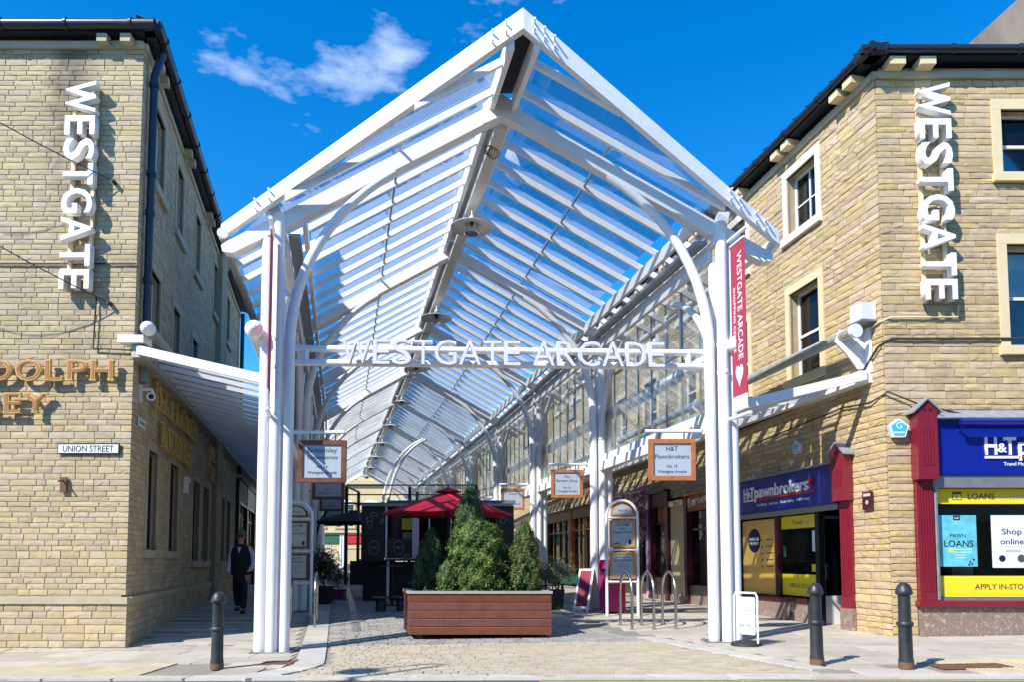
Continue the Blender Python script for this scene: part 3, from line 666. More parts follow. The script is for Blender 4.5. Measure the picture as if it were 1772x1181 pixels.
# gold serif letters
SER = dict(D=[(.10, 'tb')], O=[], L=[(.12, 'tb')], P=[(.12, 'tb')], H=[(.09, 'tb'), (.91, 'tb')], E=[(.12, 'tb')], Y=[(.08, 't'), (.92, 't'), (.5, 'b')], J=[(.8, 't')], N=[(.08, 'tb'), (.92, 't')], A=[(.05, 'b'), (.95, 'b')], R=[(.12, 'tb'), (.95, 'b')], B=[(.1, 'tb')], T=[(.5, 'b')], M=[(.08, 'tb'), (.92, 'tb')], I=[(.5, 'tb')], C=[], S=[], G=[], K=[(.1, 'tb'), (.95, 'b')])
def gold_word(word, fr, u0, u1, z0, h, d, e1sign, label, cat='sign lettering', inlay=True):
    e1 = fr.u * e1sign; t = thing('gold_lettering', fr.p(u0 if e1sign > 0 else u1, z0, d), label, cat)
    wd = {'I': .35, 'J': .55, 'L': .72, 'E': .74, 'M': 1.15, 'O': 1.02, '&': .95, 'Y': .95, 'P': .78, 'S': .7, ' ': .4}
    ws = [wd.get(c, .88) for c in word]; tot = sum(ws) + .16 * (len(word) - 1); k = (u1 - u0) / tot; x = 0
    for c, w in zip(word, ws):
        if c != ' ':
            O = (fr.p(u0, z0, d) if e1sign > 0 else fr.p(u1, z0, d)) + e1 * x * k
            o = txt(c, O, e1, UP, h, GOLD, t, 'letter', w * k, 'l', .03 if inlay else .012, .012 if inlay else .0)
            sm = MB()
            for xf, ends in SER.get(c, []):
                for en in ends:
                    z = 0 if en == 'b' else h - .055 * h * 1.4
                    ww = .34 * w * k if len(SER[c]) == 1 else .3 * w * k; ww = max(ww, .30 * h)
                    sm.obox(O + e1 * (w * k * xf - ww / 2) + UP * z - fr.n * .03, e1 * ww, fr.n * .064, UP * h * .075)
            if c in 'LET':
                sm.obox(O + e1 * (w * k * .88) - fr.n * .03, e1 * w * k * .1, fr.n * .064, UP * h * .22)
            if c == 'E': sm.obox(O + e1 * (w * k * .88) + UP * h * .78 - fr.n * .03, e1 * w * k * .1, fr.n * .064, UP * h * .22)
            if sm.f: sm.build('serif', GOLD, o)
            if inlay: txt(c, O + fr.n * .032 + e1 * w * k * .035 + UP * h * .03, e1, UP, h * .94, RUST, o, 'inlay', w * k * .93, 'l', .003, -.012)
        x += w + .16
    return t
gold_word('RANDOLPH', LF, .27, 3.62, 4.40, .345, .12, -1, 'upper line of gold serif letters on the sunny left front ending in DOLPH')
gold_word('BOTTOMLEY', LF, 1.36, 4.9, 3.86, .33, .12, -1, 'second line of gold serif letters on the sunny left front ending in LEY')
gold_word('JOHN & RANDOLPH', LS, uL(13.25), uL(17.8), 4.24, .46, .10, 1, 'long upper row of gold letters high on the shaded side wall', inlay=False)
gold_word('BOTTOMLEY', LS, uL(14.0), uL(17.2), 3.57, .50, .10, 1, 'lower row of gold letters above the second shaded side window', inlay=False)
gold_word('OPHTHALMIC', LS, uL(19.6), uL(22.9), 4.16, .38, .10, 1, 'upper row of the small far gold letters on the shaded side wall', inlay=False)
gold_word('OPTICIAN', LS, uL(19.95), uL(22.6), 3.62, .38, .10, 1, 'lower row of the small far gold letters on the shaded side wall', inlay=False)
# vertical WESTGATE letters
def vertical_sign(fr, uc, z1, z0, cap, e2s, label, railu, dep=.16):
    t = thing('vertical_letter_sign', fr.p(uc, z0, 0), label, 'letter sign')
    right = LF.u * -1                                       # screen right on both street fronts
    ra = MB()
    for s_ in (-.36, .36): a = fr.p(uc, z0, .035) + right * cap * s_; ra.obox(a - right * .03, right * .06, V(0, -.05, 0), V(0, 0, z1 - z0))
    ra.obox(fr.p(uc, z1 - .5, .02) - right * cap * .36, right * cap * .72, V(0, -.04, 0), V(0, 0, .05)); ra.obox(fr.p(uc, z0 + .5, .02) - right * cap * .36, right * cap * .72, V(0, -.04, 0), V(0, 0, .05))
    ra.build('rail', CREAM, t)
    word = 'WESTGATE'; ws = dict(W=1.22, E=.74, S=.84, T=.82, G=.95, A=.92); g = .13; tot = sum(ws[c] for c in word) + g * 7; k = (z1 - z0) / tot; z = z1
    for c in word:
        w = ws[c] * k; O = fr.p(uc, z, dep) - right * cap / 2
        # reading downwards: e1 = down, e2 = right
        txt(c, O, -UP, right, cap, SIGNW, t, 'letter', w, 'l', dep * .42, .016)
        z -= w + g * k
    return t
vertical_sign(LF, 0.93, 9.52, 5.93, .48, 1, 'white capital letters reading down the left stone front', 0)
# street name plate
t = thing('street_name_plate', LF.p(.7, 3.2, 0), 'white UNION STREET name plate with black border on the sunny left front', 'street sign')
m = MB(); LF.box(m, .17, 1.19, 3.19, 3.36, .03, .055); m.build('plate', BLACK2, t)
m = MB(); LF.box(m, .185, 1.175, 3.205, 3.345, .05, .06); m.build('face', PW, t)
txt('UNION STREET', LF.p(.68, 3.225, .061), -LF.u, UP, .10, BLACK2, t, 'lettering', .84, 'c', .002, .004)
t = thing('small_name_plate', LS.p(.5, 3.75, 0), 'small worn white plate on the shaded side wall near the corner', 'street sign')
m = MB(); LS.box(m, .25, .72, 3.72, 3.87, .03, .05); m.build('plate', PW, t); txt('CROWN ST', LS.p(.28, 3.76, .05), LS.u, UP, .07, BLACK2, t, 'lettering', .4, 'l', .002, .003)
m = MB(); LS.box(m, 4.55, 4.72, 2.95, 3.32, .02, .14); o = m.build('wall_lantern', WHITE2); tag(o, 'small white and red box fitting on the shaded side wall between two windows', 'wall fitting')
m = MB(); LS.box(m, 4.56, 4.71, 2.95, 3.18, .14, .15); m.build('panel', RED, o)
# cctv + alarm box under the canopy
t = thing('security_camera', LS.p(.45, 4.3, 0), 'white bullet camera on an arm at the left building corner under the canopy', 'camera')
m = MB(); LS.box(m, .34, .46, 4.15, 4.45, 0, .05); m.tube([LS.p(.4, 4.38, .05), LS.p(.4, 4.38, .2), LS.p(.45, 4.3, .22)], .03, 8); m.build('arm', WHITE2, t)
m = MB(); a = LS.p(.55, 4.3, .15); dv = V(.45, -.75, -.25).normalized(); m.lathe([(.055, -.13), (.06, .1), (.075, .1), (.075, .14)], a, 14, dv); m.build('body', WHITE2, t)
m = MB(); m.lathe([(.045, .141), (.045, .146)], a, 12, dv); m.build('lens', BLACK, t)
m = MB(); LS.box(m, .32, .5, 4.5, 4.78, .02, .12); o = m.build('junction_box', GREY); tag(o, 'grey ribbed junction box fixed above the bullet camera', 'junction box')

# ---------------------------------------------------------------- the right building
RF = Fr((6.1, 11.93), (1, 0), (0, -1)); RS = Fr((6.1, 11.93), (-.2, 1), (-1, -.2))
uR = lambda Y: (Y - 11.93) * 1.02
BR = thing('stone_building', (6.1, 11.93, 0), 'warm sandstone corner building on the right with black gutter and blue shopfronts', 'building')
wy = [13.58 + 2.56 * k for k in range(9)]
wr = [(uR(a), uR(a + .95), 7.93, 9.16) for a in wy] + [(uR(a), uR(a + .95), 5.0, 6.76) for a in wy]
wf = [(2.06, 3.1, 7.86, 8.97), (2.06, 3.1, 4.93, 6.66)]
LEN = 50
shopS = [(uR(12.8), uR(17.05), -.3, 3.2), (uR(17.25), uR(22.3), -.3, 3.15), (uR(22.3), uR(26), -.3, 3.3), (uR(26.3), uR(34), -.3, 3.3)]
shopF = [(.40, 6.5, -.3, 3.72)]
wall_back(RF, .07, 7, -.3, 9.7, wf + shopF, MORR, BR); wall_back(RS, .065, LEN, -.3, 9.7, wr + shopS, MORR, BR)
s = .14
ow = lambda q: [(a - s, b + s, c - .16, d + s * 1.15) for a, b, c, d in q]
st = courses(RF, 0, 7, -.1, 9.55, ow(wf) + shopF, (.088, .125), (.2, .52), (.014, .032)) + courses(RS, 0, 30, -.1, 9.55, ow(wr) + shopS, (.095, .13), (.2, .5), (.016, .036)) + courses(RS, 30, LEN, 3, 9.5, [], (.15, .2), (.4, .8), (.02, .05))
lay_stones(BR, st, STR_, STRs, 285)
for i, (a, b, c, d) in enumerate(wr):
    window(RS, a, b, c, d, BR, CREAMW if i < 9 else CREAM, s, .035, (2, 2) if i < 9 else (1, 1), WHITE2, .17, i >= 9, blind=.3 if i in (2, 11) else None)
for i, (a, b, c, d) in enumerate(wf): window(RF, a, b, c, d, BR, CREAM, .15, .04, (1, 1), WHITE2, .15, True, blind=.5 if i else None)
m = MB(); RF.box(m, -.06, 7, 9.5, 9.6, 0, .08); RS.box(m, 0, 30, 9.501, 9.601, 0, .075); m.build('cornice', DRESS, BR)
mb = MB(); RF.box(mb, 7, 7.25, -.3, 9.7, -9, 0); mb.obox(RS.p(LEN, -.3, 0), RF.u * 9, RS.u * .3, V(0, 0, 10)); mb.obox(RF.p(7.2, -.3, -9.3), RF.u * .2, RS.u * 42, V(0, 0, 10)); mb.build('wall', MORR, BR)
mb = MB()
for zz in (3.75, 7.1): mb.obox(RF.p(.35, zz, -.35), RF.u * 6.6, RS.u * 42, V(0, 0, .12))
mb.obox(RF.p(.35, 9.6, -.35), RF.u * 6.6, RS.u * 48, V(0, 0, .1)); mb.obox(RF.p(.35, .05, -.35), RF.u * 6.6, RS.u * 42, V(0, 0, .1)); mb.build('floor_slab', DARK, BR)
roof_on(BR, RF, RS, 7.1, 30, 9.9, ov=.3)
gutter(BR, RF, -.36, 7, 9.83, .3, .068); gutter(BR, RS, -.36, 30, 9.83, .3, .068)
k = MB()
for u in (.12, .62, 2.75, 3.25, 5.2, 5.7): k = MB(); RF.box(k, u, u + .26, 9.6, 9.73, 0, .27); k.build('corbel', CREAM, BR)
u = .25
while u < 28:
    for q in (0, .38): k = MB(); RS.box(k, u + q, u + q + .24, 9.6, 9.73, 0, .27); k.build('corbel', CREAM, BR)
    u += 1.95
# rendered gable stack above the right roof
ch = MB(); ch.prism([RF.p(u, z, -4.2) for u, z in ((4.25, 10), (4.25, 13.15), (5.5, 14.3), (9, 14.5), (9, 10))], V(0, .7, 0)); ch.build('gable_stack', mat('weathered_render', (.30, .235, .175), .9, .2, 3, .4, 30, stain=.5), BR)
cb = MB(); cb.tube([RS.p(.5, 5.28, .03), RS.p(.05, 5.36, .05), RF.p(.1, 5.42, .05), RF.p(1.2, 5.42, .05), RF.p(1.22, 5.62, .05)], .016, 6); cb.build('conduit', CREAM, BR)
cb = MB(); cb.tube([RS.p(6, 4.35, .06), RS.p(2, 4.42, .06), RS.p(.5, 4.6, .06), RS.p(.05, 4.95, .06), RF.p(.1, 5.06, .06), RF.p(6, 5.06, .06)], .02, 6); cb.tube([RS.p(4, 3.95, .07), RS.p(1, 4.12, .07), RS.p(.3, 4.05, .07), RF.p(.0, 4.16, .08), RF.p(.5, 3.95, .09), RF.p(1.2, 3.78, .12)], .014, 6); cb.build('cable', BLACK2, BR)
vertical_sign(RF, .84, 9.30, 5.65, .50, 1, 'white capital letters reading down the right stone front', 0, .17)
m = MB(); RS.box(m, .12, .42, 5.42, 5.72, .03, .3); o = m.build('alarm_box', WHITE2); tag(o, 'plain white alarm box at the right building corner above the canopy bracket', 'alarm box')
m = MB(); RS.box(m, .1, .44, 5.40, 5.43, .02, .32); m.build('lip', GREY, o)
def pent_alarm(fr, u, z, r, label, lm):
    t = thing('alarm_box', fr.p(u, z, 0), label, 'alarm box'); pts = [(r * cos(pi / 2 + k * 2 * pi / 5), r * sin(pi / 2 + k * 2 * pi / 5)) for k in range(5)]
    m = MB(); m.prism([fr.p(u + a, z + b, .03) for a, b in pts], fr.n * .09); m.build('case', PW, t)
    m = MB(); m.prism([fr.p(u + a * .8, z + b * .8, .12) for a, b in pts], fr.n * .006); m.build('face', lm, t)
    txt('G', fr.p(u, z - .0, .127), fr.u if fr.n.x > -.5 else -fr.u, UP, r * .6, PW, t, 'logo', None, 'c', .002, .005); m = MB(); fr.box(m, u - r * .5, u + r * .5, z - r * .45, z - r * .3, .126, .129); m.build('lettering', PW, t)
CYL = mat('alarm_cyan', (.05, .45, .75), .4, .03)
pent_alarm(RF, .02 + .12, 3.55, .17, 'large pentagonal blue and white alarm box beside the maroon pilaster on the right corner', CYL)
pent_alarm(RS, uR(14.3), 3.62, .13, 'smaller pentagonal alarm box on the shaded wall above the side shop fascia', CYL)
t = thing('blue_plaque', RS.p(uR(12.35), 2.5, 0), 'small brown notice plate on the corner stone between the two shopfronts', 'plaque')
m = MB(); RS.box(m, uR(12.25), uR(12.48), 2.28, 2.58, .04, .07); m.build('plate', MAROOND, t)
m = MB(); RS.box(m, uR(12.28), uR(12.45), 2.5, 2.55, .07, .073); RS.cyl(m, uR(12.365), 2.4, .07, .073, .035); m.build('emblem', LGREYT, t)
CS = .52
WARMG = mat('warm_grey_paint', (.66, .63, .56), .4, .1, 3, .05)
# ---------------------------------------------------------------- the glazed arcade
BAY = 5.5; T0 = 11.6; NB = 9
def cx(t): return -.17 - .23 * (t - 11.6) if t < 28.1 else -.17 - .23 * 16.5 - .25 * (t - 28.1)
def AP(t, w, z): return V(cx(t) + w, t + .041 * w, z)
def ru(w): return 8.62 - .563 * abs(w)
DIR = V(-.23, 1, 0).normalized()
ARC = thing('glazed_arcade', (cx(T0), T0, gz(0, T0)), 'white steel arcade with a pitched glass roof running between the two stone buildings', 'arcade')
truss_t = [T0 + BAY * n for n in range(NB + 1)]
def rafter(t, side, joint=False):
    m = MB(); tl = AP(t, side * 4.32, 0); n = 6
    pts = [(0, ru(0)), (0, ru(0) + .26), (4.32, ru(4.32) + .26), (4.4, ru(4.32) + .2), (4.38, ru(4.32) + .10), (4.22, ru(4.22) + .02), (3.5, ru(3.5)), (3.3, ru(3.3))]
    P = [AP(t, side * w, z) - V(0, .1, 0) for w, z in pts]; m.prism(P, V(0, .2, 0)); return m.build('rafter', WHITE, ARC)
def arc_pts(t, side, w0, z0, Rr, ang, n=12):
    return [AP(t, side * (w0 - Rr * (1 - cos(ang * i / n))), z0 + Rr * sin(ang * i / n)) for i in range(n + 1)]
for n, t in enumerate(truss_t):
    for sg in (-1, 1):
        rafter(t, sg)
        if n in (3, 5):                                     # movement joints: a second rafter close behind
            m = MB(); P = [AP(t + .42, sg * w, z) - V(0, .06, 0) for w, z in ((0, ru(0)), (0, ru(0) + .27), (4.3, ru(4.3) + .27), (4.3, ru(4.3)))]; m.prism(P, V(0, .12, 0)); m.build('rafter', WHITE, ARC)
        zb = gz(cx(t) + sg * 3.5, t)
        # column: a bundle of tubes on the ground
        for wo, to, rr_, top in ((3.70, -.02, .088, ru(3.7)), (3.52, -.10, .088, 6.9), (3.52, .14, .088, 6.3)):
            m = MB(); p = AP(t + to, sg * wo, 0); m.tube([(p.x, p.y, zb - .02), (p.x, p.y, top)], rr_, 14, False); m.build('column_tube', WHITE, ARC)
        a = arc_pts(t - .04, sg, 3.33, 4.85, 3.25, radians(60)); m = MB(); m.tube([V(a[0].x, a[0].y, zb - .02)] + a, [.085] * 2 + [.085 - .02 * i / 12 for i in range(12)], 14); m.build('brace', WHITE, ARC)
        p = AP(t, sg * 3.50, 0); m = MB(); m.box((p.x - .01 * sg, p.y + .0, zb + .006), (.62, .42, .014)); bp = m.build('base_plate', GREY, ARC)
        for ax, ay in ((-.27, -.17), (.27, -.17), (-.27, .17), (.27, .17)): m = MB(); m.lathe([(.016, 0), (.016, .022)], (p.x + ax, p.y + ay, zb + .012), 6); m.build('anchor_bolt', GREY, bp)
        for zc_ in (4.42, 4.87): m = MB(); q_ = AP(t - .10, sg * 3.52, 0); m.lathe([(.094, -.03), (.097, -.02), (.097, .02), (.094, .03)], (q_.x, q_.y, zc_), 14); m.build('collar', WHITE, ARC)
        # shoes / brackets
        m = MB(); p = AP(t, sg * 3.5, 0); m.obox((p.x - .09, p.y - .12, 6.55), (.18, 0, 0), (0, .2, 0), (sg * .10, 0, .52)); m.build('rafter_shoe', WHITE, ARC)
        if n < NB:
            for dr_ in (1, -1):
                if dr_ < 0 and n == 0: continue
                q = []
                for i in range(11):
                    an = radians(72) * i / 10; q.append(AP(t + dr_ * (.12 + 2.35 * (1 - cos(an))), sg * 3.5, 4.25 + 2.05 * sin(an)))
                m = MB(); m.tube(q, [.08 - .003 * i for i in range(11)], 12); m.build('eave_bracket', WHITE, ARC)
    # ridge knuckle
    m = MB(); p = AP(t, 0, 0); m.prism([AP(t, w, z) - V(0, .11, 0) for w, z in ((-.3, 8.46), (0, 8.60), (.3, 8.46), (.3, 8.80), (0, 8.97), (-.3, 8.80))], V(0, .22, 0)); m.build('ridge_knuckle', WHITE, ARC)
# rows of fins, panes, purlin pieces
FS = BAY / 8
def slope_box(t0, t1, side, w0, w1, za, zb):
    m = MB(); A = lambda t, w, z: AP(t, side * w, ru(w) + z)
    v = [A(t0, w0, za), A(t1, w0, za), A(t1, w1, za), A(t0, w1, za), A(t0, w0, zb), A(t1, w0, zb), A(t1, w1, zb), A(t0, w1, zb)]
    f = [(3, 2, 1, 0), (4, 5, 6, 7), (0, 1, 5, 4), (1, 2, 6, 5), (2, 3, 7, 6), (3, 0, 4, 7)]
    if side < 0: f = [q[::-1] for q in f]
    return m.add(v, f)
TE = truss_t[-1]; APEX_T = 10.0
def wverge(t): return max(.05, (t - APEX_T) / (11.55 - APEX_T) * 4.3 + .14)
panes_far = MB(); far_fin = MB()
i = -2
while True:
    t = T0 + .27 + i * FS
    if t > TE - .3: break
    for sg in (-1, 1):
        w1 = 4.3 if t > 11.6 else min(4.3, wverge(t))
        if True:
            slope_box(t - .03, t + .03, sg, .22, w1, .25, .375).build('fin', WHITE, ARC)
        if i >= 0:
            a, b = t + .036, t + FS - .036
            if t + FS > TE - .1: continue
            for w0_, w1_ in ((.26, 1.64), (1.66, 3.1), (3.5, 4.28)):
                if i < 40: slope_box(a, b, sg, w0_, w1_, .378, .39).build('roof_pane', GL if i < 24 else GLD, ARC)
                else: panes_far.add(*(lambda q: (q.v, q.f))(slope_box(a, b, sg, w0_, w1_, .378, .39)))
            if i < 40: m = MB(); m.tube([AP(a, sg * 1.65, ru(1.65) + .31), AP(b, sg * 1.65, ru(1.65) + .31)], .022, 6); m.build('glazing_rod', GREY, ARC)
        else:                                              # glass of the pointed front bay
            m = MB(); t2 = t + FS - .036; wa, wb = wverge(t + .036), min(4.25, wverge(t2))
            v = [AP(t + .036, sg * .26, ru(.26) + .378), AP(t + .036, sg * wa, ru(wa) + .378), AP(t2, sg * wb, ru(wb) + .378), AP(t2, sg * .26, ru(.26) + .378)]
            m.prism(v, V(0, 0, .012)); m.build('roof_pane', GL, ARC)
            if i == -1: m = MB(); m.tube([AP(t + .03, sg * 1.65, ru(1.65) + .31), AP(t + FS - .03, sg * 1.65, ru(1.65) + .31)], .022, 6); m.build('glazing_rod', GREY, ARC)
    i += 1
panes_far.build('far_roof_glazing', GLD, ARC, 'stuff')
# verges of the pointed front
APX = V(.157, APEX_T, 9.06)
for sg in (-1, 1):
    e = V(cx(11.6) + sg * 4.43, 11.5 + .06 * sg, 6.64 + (.0 if sg < 0 else -.05)); d = (e - APX); h = Vector((0, 0, .30)); h2 = V(0, 0, .22)
    m = MB(); th = V(0, .13, 0)
    v = [APX - h / 2, APX + h / 2, e + h2 / 2, e - h2 / 2]; m.prism([p - th / 2 for p in v], th); vo = m.build('verge_beam', WHITE, ARC)
    for f_ in ((.05, .09, .82, .87) if sg < 0 else (.04, .075, .11, .79, .83, .9, .94)):
        p = APX + d * f_ + V(0, -.065, 0)
        for zz in (.07, -.07): b = MB(); b.tube([p + V(0, .0, zz), p + V(0, -.10, zz)], .016, 8); b.build('bolt', WHITE2, vo)
    m = MB(); m.obox(e + V(-.03 if sg > 0 else -.03, -.05, -.12), (.06, 0, 0), (0, .5, 0), (0, 0, .06)); m.build('verge_end', WHITE, ARC)
# ridge boards and duct
for b0, b1 in [(APEX_T + .1, T0 - .1)] + [(truss_t[k] + .1, truss_t[k + 1] - .1) for k in range(NB)]:
    for sg in (-1, 1):
        v0, v1 = AP(b0, sg * .18, 8.70), AP(b1, sg * .18, 8.70); m = MB(); m.obox(v0 - V(.04, 0, 0), v1 - v0, (.08, 0, 0), (0, 0, .30)); m.build('ridge_board', WHITE, ARC)
    v0, v1 = AP(b0, 0, 8.98), AP(b1, 0, 8.98); m = MB(); m.obox(v0 - V(.2, 0, 0), v1 - v0, (.4, 0, 0), (0, 0, .05)); m.build('ridge_cap', BLACK2 if b0 < 11 else WHITE, ARC)
    if b0 > 11: v0, v1 = AP(b0, .02, 8.50), AP(b1, .02, 8.50); m = MB(); m.obox(v0 - V(.10, 0, 0), v1 - v0, (.2, 0, 0), (0, 0, .12)); m.build('cable_duct', WARMG, ARC)
# eaves, gutters, glazed side walls
for sg in (-1, 1):
    for k in range(NB):
        a, b = truss_t[k] + .1, truss_t[k + 1] - .1
        def lbox(w, wd, z, h, nm, mt, a=a, b=b):
            p, q = AP(a, sg * w, z), AP(b, sg * w, z); m = MB(); m.obox(p - V(wd / 2, 0, 0), q - p, (wd, 0, 0), (0, 0, h)); return m.build(nm, mt, ARC)
        lbox(3.14, .07, ru(3.14) - .06, .22, 'eave_purlin', WHITE); lbox(3.30, .20, 6.62, .06, 'eave_channel', GREY); lbox(3.44, .08, 6.32, .28, 'eave_beam', WHITE); lbox(3.52, .10, 6.60, .06, 'eave_cap', WHITE)
        lbox(3.50, .14, 3.52, .19, 'lower_beam', WHITE); lbox(3.54, .10, 3.715, .17, 'lower_beam', WHITE)
        for j in range(8):
            ta, tb = a + (b - a) * j / 8, a + (b - a) * (j + 1) / 8
            p, q = AP(ta + .012, sg * 3.58, 3.885), AP(tb - .012, sg * 3.58, 3.885); vent = (j == 2 and k % 2 == 0) or (j == 3 and k % 2 == 1)
            z = [(3.885, 6.32)] if not vent else [(3.885, 5.2), (5.22, 6.05), (6.07, 6.32)]
            if k < 6:
                for z0_, z1_ in z: m = MB(); m.obox((p.x - .006, p.y, z0_), (q - p), (.012, 0, 0), (0, 0, z1_ - z0_)); m.build('wall_pane', GLW, ARC)
            if vent and k < 6:
                fm_ = MB(); u_ = (q - p)
                for z0_, hh in ((5.17, .05), (6.03, .05)): fm_.obox((p.x - .03, p.y, z0_), u_, (.06, 0, 0), (0, 0, hh))
                for pp in (p, q - u_.normalized() * .04): fm_.obox((pp.x - .029, pp.y, 5.22), u_.normalized() * .04, (.058, 0, 0), (0, 0, .81))
                fm_.build('vent_frame', WHITE2, ARC)
            if j: m = MB(); pm = AP(ta, sg * 3.58, 3.885); m.obox((pm.x - .014, pm.y - .007, 3.885), (.028, 0, 0), (-.004, .014, 0), (0, 0, 2.43)); m.build('mullion', GREY, ARC)
        if k >= 6:
            p, q = AP(a, sg * 3.58, 3.885), AP(b, sg * 3.58, 3.885); m = MB(); m.obox((p.x - .006, p.y, 3.885), q - p, (.012, 0, 0), (0, 0, 2.43)); m.build('far_wall_pane', GLW, ARC)
    p, q = AP(11.5, sg * 4.40, 6.58), AP(28, sg * 4.40, 6.58); r_ = AP(TE, sg * 4.40, 6.58)
    m = MB(); m.tube([p, q, r_], .075, 12); m.build('roof_gutter', WHITE if sg > 0 else GALV, ARC)
    m = MB(); m.lathe([(.085, -.03), (.085, .02)], p, 14, (p - q)); m.build('gutter_end', WHITE, ARC)
    # longitudinal side tube with its capped end
    p, q = AP(11.35, sg * (3.86 if sg < 0 else 3.66), 5.0 if sg < 0 else 4.85), AP(28, sg * 3.86, 5.0 if sg < 0 else 4.85)
    m = MB(); m.tube([p, q], .115, 14); m.lathe([(.14, -.02), (.14, .02), (.12, .06), (.02, .14)], p, 16, (p - q)); m.build('side_tube', WHITE, ARC)
# name beam
for z, rr_ in ((4.77, .055), (4.545, .055)):
    m = MB(); m.tube([AP(11.62, -3.27, z), AP(11.62, 3.27, z)], rr_, 12); m.build('name_beam', WHITE, ARC)
for w in (-3.08, 3.02): m = MB(); m.tube([AP(11.62, w, 4.545), AP(11.62, w, 4.77)], .05, 10); m.build('name_beam_post', WHITE, ARC)
nm = thing('arcade_name_sign', AP(11.5, 0, 4.46), 'white capital letters WESTGATE ARCADE fixed across the arcade entrance', 'letter sign')
word = 'WESTGATE ARCADE'; ws = dict(W=1.22, E=.72, S=.84, T=.80, G=.95, A=.95, R=.84, C=.95, D=.88); gp = .10
tot = sum(ws.get(c, .34) for c in word) + gp * 14; k = 5.03 / tot; x = -2.63
for c in word:
    w = ws.get(c, .34) * k
    if c != ' ':
        o = txt(c, V(x, 11.40 + .041 * x, 4.462), V(1, .041, 0), UP, .40, SIGNL, nm, 'letter', w, 'l', .055, -.004)
    x += w + gp * k
# canopies each side
def canopy(sg, wallf, nmax, tfirst, za, zw, lab):
    t_ = thing('side_canopy', (wallf(12.3), 12.3, zw), lab, 'canopy')
    def P(t, s_, dz=0):                                     # s_ 0 at the arcade, 1 at the wall
        A = AP(t, sg * 3.74, za + dz); Wp = V(wallf(t + .2), t + .2 if sg < 0 else t + .25, zw + dz); return A.lerp(Wp, s_)
    i = 0; t = tfirst
    farf = MB()
    while i < nmax:
        a, b = P(t, 0), P(t, .955); m = MB(); th = .05 if i else .07; hh = .075 if i else .15
        m.obox(a - V(0, th / 2, hh), b - a, V(0, th, 0), V(0, 0, hh)); m.build('fin', WHITE, t_)
        if i < nmax - 1:
            t2 = t + CS 
            q = [P(t + .03, .0, .005), P(t + .03, .96, .005), P(t + CS - .03, .96, .005), P(t + CS - .03, 0, .005)]
            m = MB(); m.prism(q, V(0, 0, .01)); m.build('glass_pane', GL, t_)
        t += CS; i += 1
    for kx in range(int((t - tfirst) / BAY) + 1):
        a_, b_ = tfirst + kx * BAY, min(t, tfirst + (kx + 1) * BAY)
        if b_ <= a_: continue
        m = MB(); p, q = P(a_, 1, -.22), P(b_, 1, -.22); m.obox(p, q - p, V(-sg * .22, 0, 0), V(0, 0, .20)); m.build('wall_channel', GALV if sg < 0 else WHITE, t_)
        m = MB(); p, q = P(a_, 0, -.10), P(b_, 0, -.10); m.obox(p, q - p, V(-sg * .08, 0, 0), V(0, 0, .12)); m.build('edge_beam', WHITE, t_)
    # wall tube with bracket
    tz = .22 if sg < 0 else .62; dx = -sg * (.30 if sg < 0 else .38)
    p, q = P(tfirst - .15, 1, tz) + V(dx, 0, 0), P(t, 1, tz) + V(dx, 0, 0)
    m = MB(); m.tube([p, q], .095, 14); m.build('stay_tube', GALV, t_)
    m = MB(); m.lathe([(.115, -.02), (.115, .05)] + ([(.02, .16)] if sg < 0 else []), p, 16, (p - q)); m.build('tube_end', WHITE, t_)
    for kk in range(0, 4):
        c_ = P(tfirst + .1 + kk * BAY, 1, 0)
        m = MB()
        if sg > 0:
            m.obox(c_ + V(-.03, -.12, -.05), V(.04, 0, 0), V(0, .42, 0), V(0, 0, .78)); m.prism([c_ + V(-.03, .05, z) + V(x, 0, 0) for x, z in ((0, .05), (0, .72), (-.42, .74), (-.5, .52), (-.3, .3), (-.12, .05))], V(0, .04, 0))
        else:
            m.obox(c_ + V(-.16, -.2, .0), V(.42, 0, 0), V(0, .3, 0), V(0, 0, .14))
        m.build('wall_bracket', WHITE, t_)
    return t_
canopy(-1, lambda Y: wallL(Y) + .02, 46, 11.75, 4.38, 4.98, 'white finned glass canopy bridging the shaded lane to the left stone building')
canopy(1, lambda Y: wallR(Y) - .02, 46, 11.95, 4.00, 4.62, 'white finned glass canopy above the side shopfronts of the right stone building')
# lamps hung from the ridge
lampn = ['lowest-numbered']
names = ['largest white disc lamp hanging from the arcade ridge nearest the entrance', 'second white disc lamp from the entrance under the arcade ridge', 'third white disc lamp, directly above and behind the entrance name letters', 'fourth white disc lamp, just beyond the grey double rafter', 'fifth white disc lamp counted inwards along the ridge', 'sixth white disc lamp counted inwards along the ridge', 'seventh small white disc lamp far down the ridge', 'tiny eighth disc lamp near the far end of the ridge', 'tiniest and farthest disc lamp under the ridge']
for k in range(NB):
    t = T0 + BAY * (k + .5); p = AP(t, 0, 8.42)
    l = thing('pendant_lamp', p, names[k], 'lamp', 'pendant lamps along the arcade ridge')
    m = MB(); m.tube([p, p - V(0, 0, .22)], .014, 8); m.lathe([(.03, 0), (.05, -.04), (.06, -.1), (.1, -.16)], p - V(0, 0, .1), 14); m.build('stem', WHITE2, l)
    m = MB(); m.lathe([(.06, -.20), (.12, -.245), (.42, -.34), (.425, -.35), (.11, -.275), (.05, -.25)], p, 28); m.build('shade', WHITE2, l)
    m = MB(); m.lathe([(.10, -.27), (.11, -.36), (.15, -.46), (.155, -.475), (.13, -.48)], p, 20); m.build('lamp_globe', GLS if k < 4 else GREY, l)
    m = MB(); m.lathe([(.09, -.265), (.10, -.35)], p, 14); m.build('holder', BLACK2, l)
